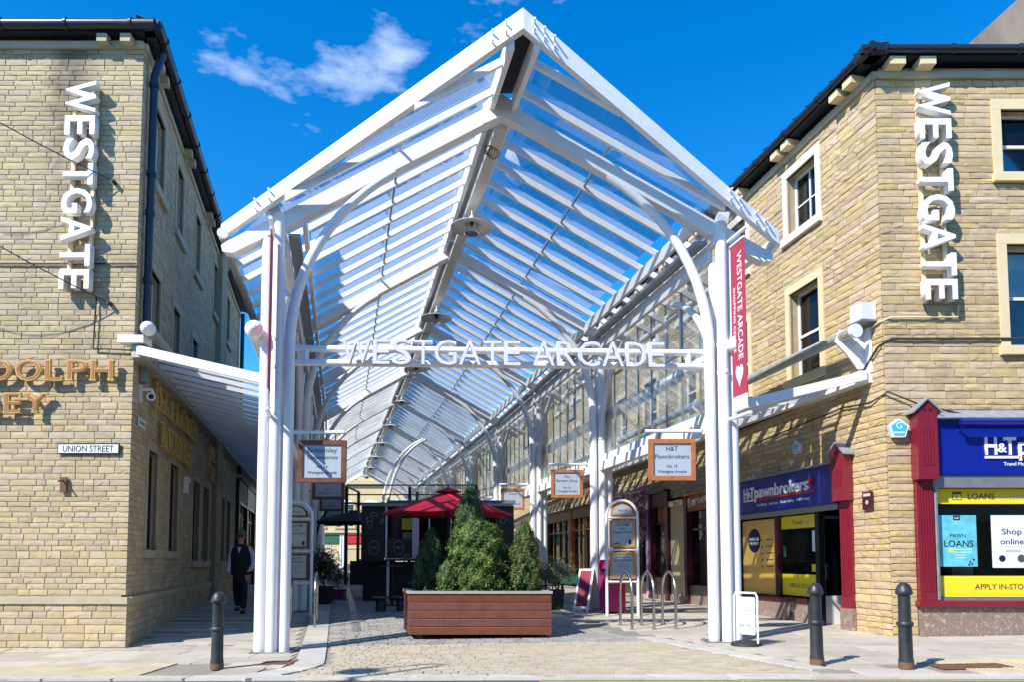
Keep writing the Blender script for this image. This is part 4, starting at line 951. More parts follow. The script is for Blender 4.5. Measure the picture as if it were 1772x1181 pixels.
# cable tangle at the first ridge knuckle
m = MB(); c_ = AP(11.9, -.12, 8.28)
for k in range(5):
    a = U(0, 3); m.tube([c_ + V((.05 + .012 * k) * cos(q * .6 + a) + .03 * (k - 2), .03 * sin(q + k), .085 * sin(q * .6 + a) - .02 * k) for q in range(11)], .006, 5)
tag(m.build('cable_coil', BLACK2), 'tangled coil of dark cable tied under the front ridge joint', 'cable')
# banners
def banner(sg, lab):
    p0 = AP(11.42, sg * 3.60, 0); d = -DIR
    t_ = thing('banner', (p0.x, p0.y, 3.7), lab, 'banner', 'banners on the entrance columns')
    for z in (6.55, 3.66):
        m = MB(); m.tube([V(p0.x, p0.y, z) - d * .1, V(p0.x, p0.y, z) + d * .56], .03, 10); m.build('banner_arm', WHITE, t_)
    a = V(p0.x, p0.y, 3.98) + d * .06
    m = MB(); m.obox(a + V(-.004, 0, 0), d * .42, V(.008, 0, 0), V(0, 0, 2.45)); m.build('banner_cloth', mat('banner_maroon', (.36, .03, .07), .7, .06, 3, .1) if 'bn' not in _hr else _hr['bn'], t_)
    m = MB(); m.obox(a + V(-.004, 0, -.22), d * .42, V(.008, 0, 0), V(0, 0, .218)); m.build('banner_hem', WHITE2, t_)
    m = MB(); m.tube([a + V(0, 0, 2.45), a + d * .42 + V(0, 0, 2.45)], .022, 8); m.tube([a + V(0, 0, -.22), a + d * .42 + V(0, 0, -.22)], .022, 8); m.build('banner_rod', WHITE2, t_)
    fx = -.006 if sg > 0 else .006                          # face seen from the arcade side
    txt('WESTGATE ARCADE', a + d * .20 + V(-.006, 0, 2.28), -UP, d, .13, PW, t_, 'lettering', 1.72, 'l', .001, .004)
    txt('SHOPPING CENTRE', a + d * .07 + V(-.006, 0, 1.75), -UP, d, .06, PW, t_, 'lettering', 1.05, 'l', .001, .003)
    m = MB(); hp = []
    for q in range(24):
        an = 2 * pi * q / 24; hx = .11 * (sin(an) ** 3); hy = .012 * (13 * cos(an) - 5 * cos(2 * an) - 2 * cos(3 * an) - cos(4 * an)); hp.append(a + d * (.22 + hx) + V(-.008, 0, .33 + hy))
    m.prism(hp, V(-.003, 0, 0)); m.build('heart', PW, t_)
banner(1, 'maroon WESTGATE ARCADE banner with a white heart beside the right entrance column')
banner(-1, 'maroon banner seen edge-on between the tubes of the left entrance column')
# ---------------------------------------------------------------- shopfronts
def shop_text(t, s, fr, u, z, d, h, m, flip, w=None, al='l', bold=0.0, par=None, nm='lettering', ext=.002):
    return txt(s, fr.p(u, z, d), -fr.u if flip else fr.u, UP, h, m, par or t, nm, w, al, ext, bold)
def ball(m, p, r): m.lathe([(r * sin(pi * (i + .02) / 6.04), -r * cos(pi * (i + .02) / 6.04)) for i in range(7)], p, 12); return m
def pilaster(t, fr, u0, u1, zb, zc, zt, d, mt, gable=True):
    m = MB(); fr.box(m, u0, u1, zb, zc, 0, d); 
    fr.box(m, u0 - .0, u1 + .0, zb, zb + .10, d, d + .02)
    p = m.build('pilaster', mt, t)
    f = MB(); n = 5
    for i in range(n): uu = u0 + (u1 - u0) * (i + 1) / (n + 1); fr.box(f, uu - .012, uu + .008, zb + .2, zc - .12, d, d + .012)
    f.build('fluting', mt, p, 'stuff')
    m = MB(); fr.box(m, u0 - .03, u1 + .03, zc, zt, 0, d + .14); k = m.build('capital', mt, t)
    f = MB()
    for i in range(4): uu = u0 + (u1 - u0) * (i + 1) / 5; fr.box(f, uu - .012, uu + .008, zc + .22, zt - .28, d + .14, d + .152)
    f.build('fluting', mt, k, 'stuff')
    if gable:
        um = (u0 + u1) / 2; w = (u1 - u0) / 2 + .03
        g = MB(); g.prism([fr.p(um - w, zt, 0), fr.p(um + w, zt, 0), fr.p(um, zt + .16, 0)], fr.n * (d + .14)); g.build('gable', mt, k)
        r_ = MB()
        for sg in (-1, 1): r_.obox(fr.p(um, zt + .175, -.02), fr.u * sg * (w + .07) + V(0, 0, -.215), fr.n * (d + .2), V(0, 0, .035))
        r_.build('gable_cap', LEAD, k)
        r_ = MB()
        for q in (-.05, .05): fr.cyl(r_, um + q, zt + .02, d + .14, d + .148, .03, 10)
        r_.build('boss', MAROOND, k)
SF = thing('shopfront', RF.p(3, 0, 0), 'blue and maroon pawnbroker shopfront facing the street at the far right', 'shopfront')
pilaster(SF, RF, .40, .66, .74, 2.72, 3.82, .10, MAROON)
m = MB(); RF.box(m, .69, 6.5, 2.80, 3.70, 0, .12); fa = m.build('fascia', BLUE, SF)
m = MB(); m.obox(RF.p(.66, 3.70, 0), RF.u * 5.9, RF.n * .24, V(0, 0, .02)); m.prism([RF.p(.66, 3.72, .02), RF.p(.66, 3.72, .24), RF.p(.66, 3.86, .04)], RF.u * 5.9); m.build('flashing', LEAD, SF)
m = MB(); m.tube([RF.p(1.0, 3.62, .34), RF.p(6.5, 3.62, .34)], .045, 12); m.tube([RF.p(1.1, 3.62, .34), RF.p(1.1, 3.5, .12)], .015, 6); m.tube([RF.p(3.0, 3.62, .34), RF.p(3.0, 3.5, .12)], .015, 6); m.build('awning_bar', BLUE, SF)
m = MB(); RF.box(m, .67, 6.5, 2.60, 2.795, -.05, .09); m.build('shutter_box', GREY, SF)
m = MB(); m.tube([RF.p(.72, 2.6, .05), RF.p(.72, .80, .05)], .035, 8); m.build('shutter_rail', GREY, SF)
m = MB(); RF.box(m, .36, 6.5, .70, .79, -.1, .14); m.build('sill', MAROON, SF)
m = MB(); RF.box(m, .41, 6.5, -.3, .70, -.1, .06); m.build('stall_riser', MARB, SF)
m = MB(); RF.box(m, .70, .745, .79, 2.6, -.08, .0); RF.box(m, 4.4, 4.45, .79, 2.6, -.08, 0); RF.box(m, .745, 4.4, .79, .83, -.08, 0); m.build('window_frame', GREY, SF)
m = MB(); RF.box(m, .745, 4.4, .83, 2.6, -.05, -.044); m.build('pane', GLS, SF)
def vinyl(t, fr, u0, u1, z0, z1, mt, nm='poster', d=-.043): m = MB(); fr.box(m, u0, u1, z0, z1, d, d + .003); return m.build(nm, mt, t)
v1 = vinyl(SF, RF, .75, 4.4, 2.345, 2.59, YEL, 'window_vinyl'); shop_text(SF, 'LOANS', RF, 1.30, 2.42, -.038, .095, GREYT, False, par=v1, bold=.006); shop_text(SF, 'from', RF, 1.80, 2.42, -.038, .05, LGREYT, False, par=v1); shop_text(SF, '£50-£500', RF, 1.97, 2.42, -.038, .075, LGREYT, False, par=v1, bold=.002)
m = MB(); RF.box(m, 1.05, 1.2, 2.41, 2.54, -.04, -.036); m.build('pound_icon', GREYT, v1); vinyl(v1, RF, 1.062, 1.188, 2.42, 2.50, YEL, 'icon_face', -.036); shop_text(SF, '£', RF, 1.10, 2.435, -.032, .05, GREYT, False, par=v1)
v1 = vinyl(SF, RF, .75, 4.4, .84, 1.18, YEL, 'window_vinyl'); shop_text(SF, 'APPLY IN-STORE', RF, 1.36, .965, -.038, .085, GREYT, False, w=.92, par=v1, bold=.006)
p = vinyl(SF, RF, .80, 1.42, 1.33, 2.16, CYAN, 'poster', -.0435); shop_text(SF, 'PAWN', RF, .99, 1.80, -.040, .06, NAVY, False, w=.25, par=p); shop_text(SF, 'LOANS', RF, .89, 1.65, -.040, .10, NAVY, False, w=.47, par=p, bold=.008)
vinyl(p, RF, .96, 1.02, 1.555, 1.62, YEL, 'price_tag', -.040); vinyl(p, RF, 1.05, 1.16, 2.08, 2.155, NAVY, 'logo', -.040); shop_text(SF, 'H&T', RF, 1.07, 2.10, -.0375, .03, PW, False, par=p)
for i in range(4): vinyl(p, RF, 1.04 if i < 2 else 1.06, 1.33 - (i > 1) * .1, 1.60 - i * .045, 1.61 - i * .045, PW, 'text_line', -.040)
m = MB()
for a, b in ((1.3, 1.4), (1.36, 1.44), (1.33, 1.37), (1.28, 1.36)): RF.cyl(m, a, b, -.041, -.0385, .018, 8)
m.build('dots', NAVY, p)
p = vinyl(SF, RF, 1.66, 2.32, 1.31, 2.16, PW, 'poster', -.0435); shop_text(SF, 'Shop', RF, 1.83, 1.85, -.040, .09, NAVY, False, w=.32, par=p, bold=.008); shop_text(SF, 'online', RF, 1.80, 1.69, -.040, .09, NAVY, False, w=.38, par=p, bold=.008)
m = MB(); RF.cyl(m, 1.82, 1.46, -.041, -.0385, .055, 16); m.build('round_badge', NAVY, p); m = MB(); RF.cyl(m, 2.13, 1.46, -.041, -.0385, .065, 14); m.build('watch_picture', GREYT, p)
vinyl(p, RF, 1.78, 2.2, 1.655, 1.66, LGREYT, 'text_line', -.040); vinyl(p, RF, 1.88, 2.12, 1.57, 1.60, LGREYT, 'button', -.040)
m = MB(); RF.box(m, .9, 1.6, 2.17, 2.30, -.2, -.19); RF.box(m, 1.75, 2.6, 2.19, 2.30, -.2, -.19); m.build('hanging_strip', BLACK2, SF)
vinyl(SF, RF, 1.15, 1.5, 1.15, 2.1, LGREYT, 'poster', -.3)
# fascia lettering, raised
def ht_logo(t, fr, flip, u, z, h, d, k=1.0, u_dir=1):
    s = -1 if flip else 1; g = lambda q: u + s * q
    shop_text(t, 'H', fr, g(0), z, d, h, SIGNW, flip, w=h * .72, ext=.012, bold=.02, nm='letter'); shop_text(t, '&', fr, g(h * .78), z + h * .12, d + .005, h * .55, SIGNW, flip, ext=.012, bold=.01, nm='letter'); shop_text(t, 'T', fr, g(h * 1.12), z, d, h, SIGNW, flip, w=h * .75, ext=.012, bold=.02, nm='letter')
    def bar(q0, q1, z0, z1, mt): m = MB(); fr.box(m, *sorted((g(q0), g(q1))), z0, z1, d - .01, d + .012); m.build('underline', mt, t)
    bar(0, h * 2.05, z - h * .25, z - h * .1, SIGNW); bar(h * 2.15, h * k, z - h * .25, z - h * .1, RED)
    o = shop_text(t, 'pawnbrokers', fr, g(h * 2.0), z, d, h * 1.05, SIGNW, flip, w=h * (k - 2.9), ext=.012, bold=.018)
    m = MB(); q = g(h * (k - .45))
    for a, b in ((-.16, .7), (.16, .7), (0, .4)): fr.cyl(m, q + a * h * s, z + b * h, d - .01, d + .03, h * .14, 12)
    fr.box(m, q - h * .03, q + h * .03, z + h * .4, z + h * 1.1, d, d + .01); m.build('three_balls', RED, t)
ht_logo(fa, RF, False, 1.50, 3.13, .27, .13, 10.5)
shop_text(SF, 'Travel Money    Cash Loans    Cheque Cashing    Gold Purchase', RF, 1.80, 2.95, .122, .055, SIGNW, False, par=fa, bold=.004)

SS = thing('shopfront', RS.p(3, 0, 0), 'blue pawnbroker shopfront with open doorway on the side wall under the canopy', 'shopfront')
pilaster(SS, RS, uR(12.80), uR(13.10), .60, 2.47, 3.30, .06, MAROON); pilaster(SS, RS, uR(16.92), uR(17.15), .15, 2.40, 3.1, .06, MAROOND, False)
m = MB(); RS.box(m, uR(12.78), uR(13.12), -.2, .60, 0, .09); m.build('pilaster_base', MARB, SS)
m = MB(); RS.box(m, uR(13.14), uR(16.95), 2.45, 3.16, 0, .12); fs = m.build('fascia', BLUE, SS)
m = MB(); m.prism([RS.p(uR(13.1), 3.16, 0), RS.p(uR(13.1), 3.16, .2), RS.p(uR(13.1), 3.24, 0)], RS.u * 3.95); m.build('flashing', LEAD, SS)
m = MB(); RS.box(m, uR(13.14), uR(16.9), 2.34, 2.445, -.02, .07); m.build('shutter_box', GREY, SS)
m = MB(); RS.box(m, uR(13.86), uR(16.95), -.2, .62, -.08, .03); m.build('stall_riser', MARB, SS)
m = MB()
for uu in (15.9, 14.6): RS.box(m, uR(uu), uR(uu) + .16, .25, .42, .03, .035)
m.build('air_vent', BLACK2, SS)
m = MB(); RS.box(m, uR(13.80), uR(16.95), .62, .70, -.1, .07); m.build('sill', MAROOND, SS)
for a, b, mt in ((13.76, 13.88, BLACK), (15.12, 15.24, MAROOND), (16.68, 16.8, BLACK), (12.98+.12, 13.14, GREY)): m = MB(); RS.box(m, uR(a), uR(b), .0 if a < 14 else .70, 2.34, -.08, .03); m.build('frame_post', mt, SS)
for a, b in ((13.88, 15.12), (15.24, 16.68)): m = MB(); RS.box(m, uR(a), uR(b), .70, 2.34, -.05, -.044); m.build('pane', GLS, SS)
p = vinyl(SS, RS, uR(15.28), uR(16.64), .72, 2.30, ORG); 
m = MB(); cu_, cz_ = uR(16.15), 1.86; m.prism([RS.p(cu_ + .26 * cos(a), cz_ + .26 * sin(a), -.04) for a in [2 * pi * i / 24 for i in range(24)]], RS.n * .004); m.build('round_badge', NAVY, p)
shop_text(SS, 'HOW CAN', RS, cu_ + .2, 1.86, -.034, .06, PW, True, w=.38, par=p, bold=.004); shop_text(SS, 'WE HELP?', RS, cu_ + .2, 1.77, -.034, .06, PW, True, w=.38, par=p, bold=.004)
for i in range(5): vinyl(p, RS, uR(15.42), uR(15.68), 1.86 - i * .14, 1.88 - i * .14, GREYT, 'text_line', -.04); m = MB(); RS.cyl(m, uR(15.85), 1.86 - i * .14, -.04, -.036, .025, 8); m.build('icon', GREYT, p)
p = vinyl(SS, RS, uR(13.9), uR(15.1), 2.06, 2.31, YEL, 'window_vinyl'); shop_text(SS, 'Travel', RS, uR(14.72), 2.14, -.039, .09, GREYT, True, par=p, bold=.004); shop_text(SS, 'MONEY', RS, uR(14.42), 2.14, -.039, .07, LGREYT, True, par=p)
p = vinyl(SS, RS, uR(13.9), uR(15.1), .74, 1.16, YEL, 'window_vinyl'); shop_text(SS, 'EUROS & DOLLARS', RS, uR(14.85), .9, -.039, .08, GREYT, True, w=.8, par=p, bold=.004)
vinyl(SS, RS, uR(14.95), uR(15.05), 1.5, 1.72, GREEN, 'small_notice', -.043); vinyl(SS, RS, uR(13.95), uR(14.07), 1.6, 2.0, PW, 'small_notice'); vinyl(SS, RS, uR(13.93), uR(14.1), 1.22, 1.36, YEL, 'small_notice'); vinyl(SS, RS, uR(14.5), uR(15.1), 1.16, 2.06, LGREYT, 'white_panel', -.25)
O_ = RS.p(uR(13.86), .22, -.10); dn = -RS.n
m = MB(); m.obox(O_, dn * .75, RS.u * .04, V(0, 0, .55)); dr_ = m.build('door', WHITE2, SS)
m = MB(); m.obox(O_ + V(0, 0, .55), dn * .06, RS.u * .04, V(0, 0, 1.5)); m.obox(O_ + V(0, 0, .55) + dn * .69, dn * .06, RS.u * .04, V(0, 0, 1.5)); m.obox(O_ + V(0, 0, 1.99) + dn * .06, dn * .63, RS.u * .04, V(0, 0, .06)); m.build('door_frame', GREY, dr_)
m = MB(); m.obox(O_ + V(0, 0, .55) + dn * .06 + RS.u * .015, dn * .63, RS.u * .006, V(0, 0, 1.44)); m.build('door_glass', GLS, dr_)
m = MB(); m.obox(O_ + V(0, 0, .85) + dn * .06 - RS.u * .03, dn * .05, RS.u * .03, V(0, 0, .3)); m.build('handle', STEEL, dr_)
for q_, z_, w_, h_, mt_ in ((1.1, 1.5, .5, .35, GREYT), (1.25, .3, .6, .8, WOODB), (1.05, 1.0, .35, .3, PW)): m = MB(); m.obox(RS.p(uR(13.9), z_, -q_), RS.u * w_, dn * .03, V(0, 0, h_)); m.build('counter_panel', mt_, SS)
m = MB(); RS.box(m, uR(12.95), uR(13.8), -.1, .22, -.3, .05); m.build('doorstep', KERB, SS)
ht_logo(fs, RS, True, uR(16.25), 2.76, .23, .13, 11.3)
shop_text(SS, 'Travel Money    Cash Loans    Cheque Cashing    Gold Purchase', RS, uR(15.75), 2.58, .122, .05, SIGNW, True, w=1.9, par=fs, bold=.003)
for nm_, fr_, uu, fl_ in (('u', RF, 0, 0),): pass
# three shops beneath the arcade's right side
def simple_shop(nm, fr, u0, u1, zs, zt, mtf, mtp, label, mull, riser=.6, rm=MARB, glassz=None, pil=.16, hasdoor=None, fh=.4):
    t = thing('shopfront', fr.p((u0 + u1) / 2, 0, 0), label, 'shopfront')
    m = MB(); fr.box(m, u0 + pil, u1 - pil, zt - fh, zt, 0, .1); f = m.build('fascia', mtf, t)
    m = MB(); fr.box(m, u0, u1, zt, zt + .05, 0, .2); m.build('cornice', mtf, t)
    for a in (u0, u1 - pil): m = MB(); fr.box(m, a, a + pil, zs, zt, -.05, .13); fr.box(m, a - .01, a + pil + .01, zs, zs + .2, .13, .15); m.build('pilaster', mtp, t)
    m = MB(); fr.box(m, u0 + pil, u1 - pil, zs - .2, zs + riser, -.06, .04); m.build('stall_riser', rm, t)
    n = mull
    for i in range(n + 1):
        uu = u0 + pil + (u1 - u0 - 2 * pil) * i / n; m = MB(); fr.box(m, uu - .03, uu + .03, zs + riser, zt - fh, -.06, .03); m.build('mullion', mtp, t)
    m = MB(); fr.box(m, u0 + pil, u1 - pil, zt - fh - .5, zt - fh - .44, -.055, .025); m.build('transom', mtp, t)
    m = MB(); fr.box(m, u0 + pil, u1 - pil, zs + riser, zt - fh, -.03, -.024); m.build('pane', GLS, t)
    return t, f
t, f = simple_shop('s', RS, uR(17.25), uR(19.35), .2, 3.1, WOODF, MAROOND, 'dark maroon barber shopfront with a wooden name board beside the pawnbroker', 2)
txt('Barber', RS.p(uR(19.1), 2.80, .11), (-RS.u + UP * .08), UP, .22, CREAMW, f, 'lettering', 1.1, 'l', .004, .01)
m = MB(); RS.box(m, uR(19.40), uR(20.35), .5, 3.05, -.1, .05); o = m.build('cream_wall_panel', CREAM, None); tag(o, 'plain cream painted wall panel between two dark maroon shopfronts', 'wall panel'); m = MB(); RS.box(m, uR(19.40), uR(20.35), 2.9, 3.05, .05, .12); m.build('capital', CREAM, o); m = MB(); RS.box(m, uR(19.4), uR(20.35), -.1, .5, -.1, .08); m.build('plinth', MARB, o)
t, f = simple_shop('s', RS, uR(20.4), uR(21.75), .25, 3.35, MAROOND, MAROOND, 'narrow dark maroon door front with an orange fanlight coloured as if lit', 1, .7)
vinyl(t, RS, uR(20.65), uR(21.4), 2.5, 3.0, WOODF, 'fanlight', -.02)  # glow of the lit window is put into the panel's orange colour
t, f = simple_shop('s', RS, uR(21.8), uR(25.7), .25, 3.5, PINK, PINK, 'lilac shopfront dressed with pink blossom under the canopy', 3, .55, STR_)
def garland(pts, rad, n, m_, parent, nm, sz):
    mb = MB(); ti = []
    for i in range(n):
        a = R() * (len(pts) - 1); k = int(a); p = pts[k].lerp(pts[min(k + 1, len(pts) - 1)], a - k); q = V(random.gauss(0, rad * .5), random.gauss(0, rad * .5), random.gauss(0, rad * .5)); p = p + q
        e = V(U(-1, 1), U(-1, 1), U(-1, 1)).normalized(); g = e.orthogonal().normalized(); s = sz * U(.6, 1.3)
        mb.add([p - e * s, p - g * s * .6, p + e * s, p + g * s * .6], [(0, 1, 2, 3)]); ti.append(R())
    return mb.build(nm, m_, parent, 'stuff', tint=ti)
gp_ = [RS.p(uR(25.5), 3.2, .2), RS.p(uR(24.5), 3.25, .22), RS.p(uR(23.2), 3.2, .22), RS.p(uR(22.2), 3.3, .2), RS.p(uR(22.1), 2.8, .2), RS.p(uR(22.15), 2.2, .16)]
fg = thing('blossom_garland', gp_[0], 'pink and cream blossom garland draped across the lilac shopfront', 'flowers')
garland(gp_, .30, 3200, LPNK, fg, 'blossom', .05); garland(gp_, .28, 500, LBOX, fg, 'leaves', .05); m = MB(); m.tube(gp_, .03, 6); m.build('stem', WOODB, fg)
t, f = simple_shop('s', RS, uR(26.3), uR(30), .3, 3.5, WOODB, WOODF, 'brown timber shopfront behind the green table', 4, .5, WOODB)
t, f = simple_shop('s', RS, uR(30.05), uR(34), .3, 3.5, WOODB, WOODB, 'farther brown timber shopfront partly hidden by white columns', 4, .5, WOODB)

# ---------------------------------------------------------------- low terrace along the shaded lane
LT = thing('shop_terrace', LS.p(15, 0, 0), 'low dark shop terrace beyond the left stone building in the shaded lane', 'building')
m = MB(); m.obox(LS.p(14.5, -.2, -.02), LS.u * 34, -LS.n * 6, V(0, 0, 5.4)); m.build('wall', MORL, LT)
m = MB(); m.obox(LS.p(14.5, 5.2, .0), LS.u * 34, -LS.n * 6, V(0, 0, .1)); m.build('roof', SLATE, LT)
for i, (a, b, mf, mp) in enumerate(((14.6, 17.6, BLACK, BLACK), (17.7, 20.9, MAROOND, MAROOND), (21, 24.5, BLACK, BLACK), (24.6, 29, MAROOND, BLACK))):
    t, f = simple_shop('s', LS, a, b, .35, 4.35, mf, mp, ['black shopfront with cream name board nearest in the shaded lane', 'dark red shopfront second along the shaded lane', 'third dark shopfront along the shaded lane', 'farthest dark shopfront in the shaded lane'][i], 3, .5, BLACK, fh=.85)
    m = MB(); LS.box(m, a + .3, b - .3, 3.62, 4.2, .1, .12); o = m.build('name_board', WOODB if i else GREYT, f)
    m = MB(); LS.box(m, a + .1, b - .1, 3.46, 3.52, .1, .16); m.build('trim', WHITE2, f)
    if i == 0: m = MB(); m.tube([LS.p(a + .5, 2.0, .06)] + [LS.p(a + 1.0 - .5 * cos(q * pi / 8), 2.6 + .55 * sin(q * pi / 8), .06) for q in range(9)] + [LS.p(a + 1.5, 2.0, .06)], .03, 6); m.build('arch_trim', WHITE2, t)

# ---------------------------------------------------------------- building closing the view
FB = thing('sandstone_building', (-14, 76, .8), 'far pale sandstone building with arched windows closing the arcade view', 'building')
FF = Fr((-34, 76), (1, 0), (0, -1))
fw = [(u, u + 1.7, 4.9, 7.2) for u in (13.0, 16.0, 18.6, 21.4, 24.2, 27, 29.8)] 
wall_back(FF, 6, 44, 0, 9.3, fw, BGST, FB, .5)
for a, b, c, d in fw:
    w = window(FF, a, b, c, d, FB, BGST, .2, .08, (3, 2), WHITE2, .2, False)
    m = MB(); m.prism([FF.p((a + b) / 2 + 1.15 * cos(pi * i / 12), d + .75 * sin(pi * i / 12), 0) for i in range(13)], FF.n * .12); m.build('arch_head', BGST, w)
    m = MB(); m.prism([FF.p((a + b) / 2 + .85 * cos(pi * i / 12), d + .5 * sin(pi * i / 12), .12) for i in range(13)], FF.n * .03); m.build('fanlight', WHITE2, w)
m = MB(); FF.box(m, 6, 44, 9.7, 11.2, -8, -.1); m.build('parapet', BGST, FB); m = MB(); FF.box(m, 6, 44, 9.3, 9.7, -.5, .35); m.build('cornice', BGST, FB); m = MB(); FF.box(m, 6, 44, 4.3, 4.55, 0, .2); m.build('string_course', BGST, FB); m = MB(); FF.box(m, 6, 44, 0, 9.3, -8, -.52); m.build('wall', DARK, FB)
m = MB(); m.prism([FF.p(15.2 + 2.6 * cos(pi * i / 14), 9.7 + 1.5 * sin(pi * i / 14), -.3) for i in range(15)], FF.n * .5); m.build('pediment', BGST, FB)
for i, (a, b, mf, lb) in enumerate(((12, 16.5, GREEN, 'green fascia shop at the foot of the far sandstone building'), (16.6, 21, RED, 'red fascia shop at the foot of the far sandstone building'), (21.1, 26, BLUE, 'blue fascia shop at the foot of the far sandstone building'))):
    simple_shop('s', FF, a, b, .7, 4.1, mf, WHITE2, lb, 3, .4, GREYT, fh=.9)

# ---------------------------------------------------------------- hanging shop signs
def hang_sign(n, sg, lines, lab, wmat):
    t = truss_t[n]; zb = .19 if n == 1 else (.29 if n == 2 else (.36 if n > 2 else 0)); 
    if sg < 0: x0 = cx(t) - 3.27; x1 = x0 + .82; xc = cx(t) - 2.79; zt = 3.30 + zb
    else: x1 = cx(t) + 3.20; x0 = x1 - .88; xc = cx(t) + 2.72; zt = 3.36 + zb
    y = t + .041 * sg * 3; T = thing('hanging_sign', (xc, y, zt + .15), lab, 'sign', 'wood framed signs hanging from the arcade columns')
    m = MB(); m.tube([(x0 - .02, y, zt + .13), (x1, y, zt + .13)], .03, 12); m.build('sign_arm', WHITE, T)
    for dx in (-.2, .2): m = MB(); m.tube([(xc + dx, y, zt + .12), (xc + dx, y, zt - .02)], .012, 6); m.build('hook', MAROOND, T)
    w, h, fwd = .74, .66, .07
    fm_ = [((xc - w / 2, zt - h), (fwd, h)), ((xc + w / 2 - fwd, zt - h), (fwd, h)), ((xc - w / 2 + fwd, zt - fwd), (w - 2 * fwd, fwd)), ((xc - w / 2 + fwd, zt - h), (w - 2 * fwd, fwd))]
    for (a, b), (c, d) in fm_: m = MB(); m.obox((a, y - .045, b), (c, 0, 0), (0, .09, 0), (0, 0, d)); m.build('frame_bar', wmat, T)
    m = MB(); m.obox((xc - w / 2 + fwd, y - .02, zt - h + fwd), (w - 2 * fwd, 0, 0), (0, .04, 0), (0, 0, h - 2 * fwd)); p = m.build('panel', BOARD, T)
    zz = zt - .19
    for s_, hh, ww, gap in lines:
        txt(s_, (xc, y - .022, zz), (1, 0, 0), UP, hh, GREYT, p, 'lettering', ww, 'c', .001, .007); zz -= gap
hang_sign(0, -1, [('Bottomley', .07, .46, .105), ('Optometrists', .055, .48, .145), ('No 14', .045, None, .085), ('Westgate Arcade', .042, .46, 0)], 'nearest left hanging sign reading Bottomley Optometrists No 14', WOODB)
hang_sign(1, -1, [('', .07, .5, .105), ('Optometrists', .055, .50, .145), ('No 16', .045, None, .085), ('Westgate Arcade', .042, .48, 0)], 'second left hanging sign reading Optometrists No 16', WOODB)
hang_sign(2, -1, [('', .07, .5, .25), ('No 17', .045, None, .085), ('Westgate Arcade', .042, .48, 0)], 'third left hanging sign reading No 17, half hidden by the two before it', WOODB)
hang_sign(3, -1, [('', .07, .5, .335), ('Westgate Arcade', .042, .48, 0)], 'fourth left hanging sign, lowest and smallest of the stacked row', WOODB)
hang_sign(4, -1, [('', .07, .5, .335), ('Westgate Arcade', .042, .48, 0)], 'fifth left hanging sign, its edge only just showing under the fourth', WOODB)
hang_sign(0, 1, [('H&T', .075, .19, .12), ('Pawnbrokers', .065, .54, .145), ('No 15', .045, None, .085), ('Westgate Arcade', .042, .46, 0)], 'nearest right hanging sign reading H&T Pawnbrokers No 15', WOODF)
hang_sign(1, 1, [('The', .055, None, .095), ('Barbers Shop', .055, .48, .155), ('No 16', .045, None, .085), ('Westgate Arcade', .042, .46, 0)], 'second right hanging sign reading The Barbers Shop', WOODF)
hang_sign(2, 1, [('Coco', .07, .24, .22), ('No 17', .045, None, .085), ('Westgate Arcade', .042, .46, 0)], 'third right hanging sign reading Coco', WOODF)
hang_sign(3, 1, [('', .07, .24, .30), ('Westgate Arcade', .042, .46, 0)], 'fourth right hanging sign, small and deep in the arcade', WOODF)
# room shade behind the shop windows, put in as near-black back panels
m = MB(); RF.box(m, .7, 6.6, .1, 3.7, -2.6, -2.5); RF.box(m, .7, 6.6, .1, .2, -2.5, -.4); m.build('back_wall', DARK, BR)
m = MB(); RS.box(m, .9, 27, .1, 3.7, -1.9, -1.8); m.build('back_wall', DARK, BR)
# ---------------------------------------------------------------- bollards
def bollard(x, y, h, rz, label):
    b = thing('bollard', (x, y, gz(x, y)), label, 'bollard', 'black cast iron bollards along the kerb'); z0 = gz(x, y); c = (x, y, z0)
    m = MB(); m.lathe([(.082, 0), (.082, .10), (.076, .13), (.072, .5)], c, 20); m.lathe([(.069, .52), (.066, .86)], c, 20); m.build('shaft', BOLL, b)
    m = MB(); m.lathe([(.08, .485), (.092, .50), (.092, .525), (.078, .54)], c, 20); m.build('ring', BOLL, b)
    m = MB(); m.lathe([(.066, .84), (.09, .855), (.095, .875), (.088, .895), (.08, .93), (.06, .965), (.035, .985), (.005, .992)], c, 20); m.build('cap', BOLL, b)
    m = MB(); m.lathe([(.0835, 0), (.0845, .05), (.0835, .075)], c, 20); m.build('rusty_foot', RUSTM, b)
    return b
bollard(-3.80, 9.63, 1, 0, 'black bollard standing on the left pavement in front of the stone corner'); 
bollard(3.68, 9.02, 1, 0, 'black bollard before the side shopfront, left one of the right pair'); bollard(4.55, 8.63, 1, 0, 'black bollard before the stone corner, nearest to the tactile paving')
# ---------------------------------------------------------------- timber planter
PX0, PX1, PY, PD = -1.72, .66, 12.45, 1.0
PL = thing('timber_planter', ((PX0 + PX1) / 2, PY + .5, gz(0, PY)), 'large red-brown timber box planter standing in the middle of the entrance', 'planter')
zb = gz(-.5, PY) + .07; bh = .136; sk = V(-.23, 1, 0)
for i in range(5):
    z = zb + i * bh
    a = V(PX0, PY, z); b = V(PX1, PY, z); bb = .006
    for O, d1, d2 in ((a, b - a, V(0, .03, 0)), (a + sk * PD, b - a, V(0, -.03, 0)), (a + V(0, .031, 0), sk * (PD - .065), V(.03, 0, 0)), (b + V(0, .031, 0), sk * (PD - .065), V(-.03, 0, 0))):
        n = d2.normalized(); e = d1.normalized(); m = MB(); m.prism([O + d2, O, O + V(0, 0, 0)][:2] + [O + V(0, 0, bh - .022)] + [O + d2 * .35 + V(0, 0, bh - .008), O + d2 + V(0, 0, bh - .008)], d1); m.build('plank', TIMB, PL)
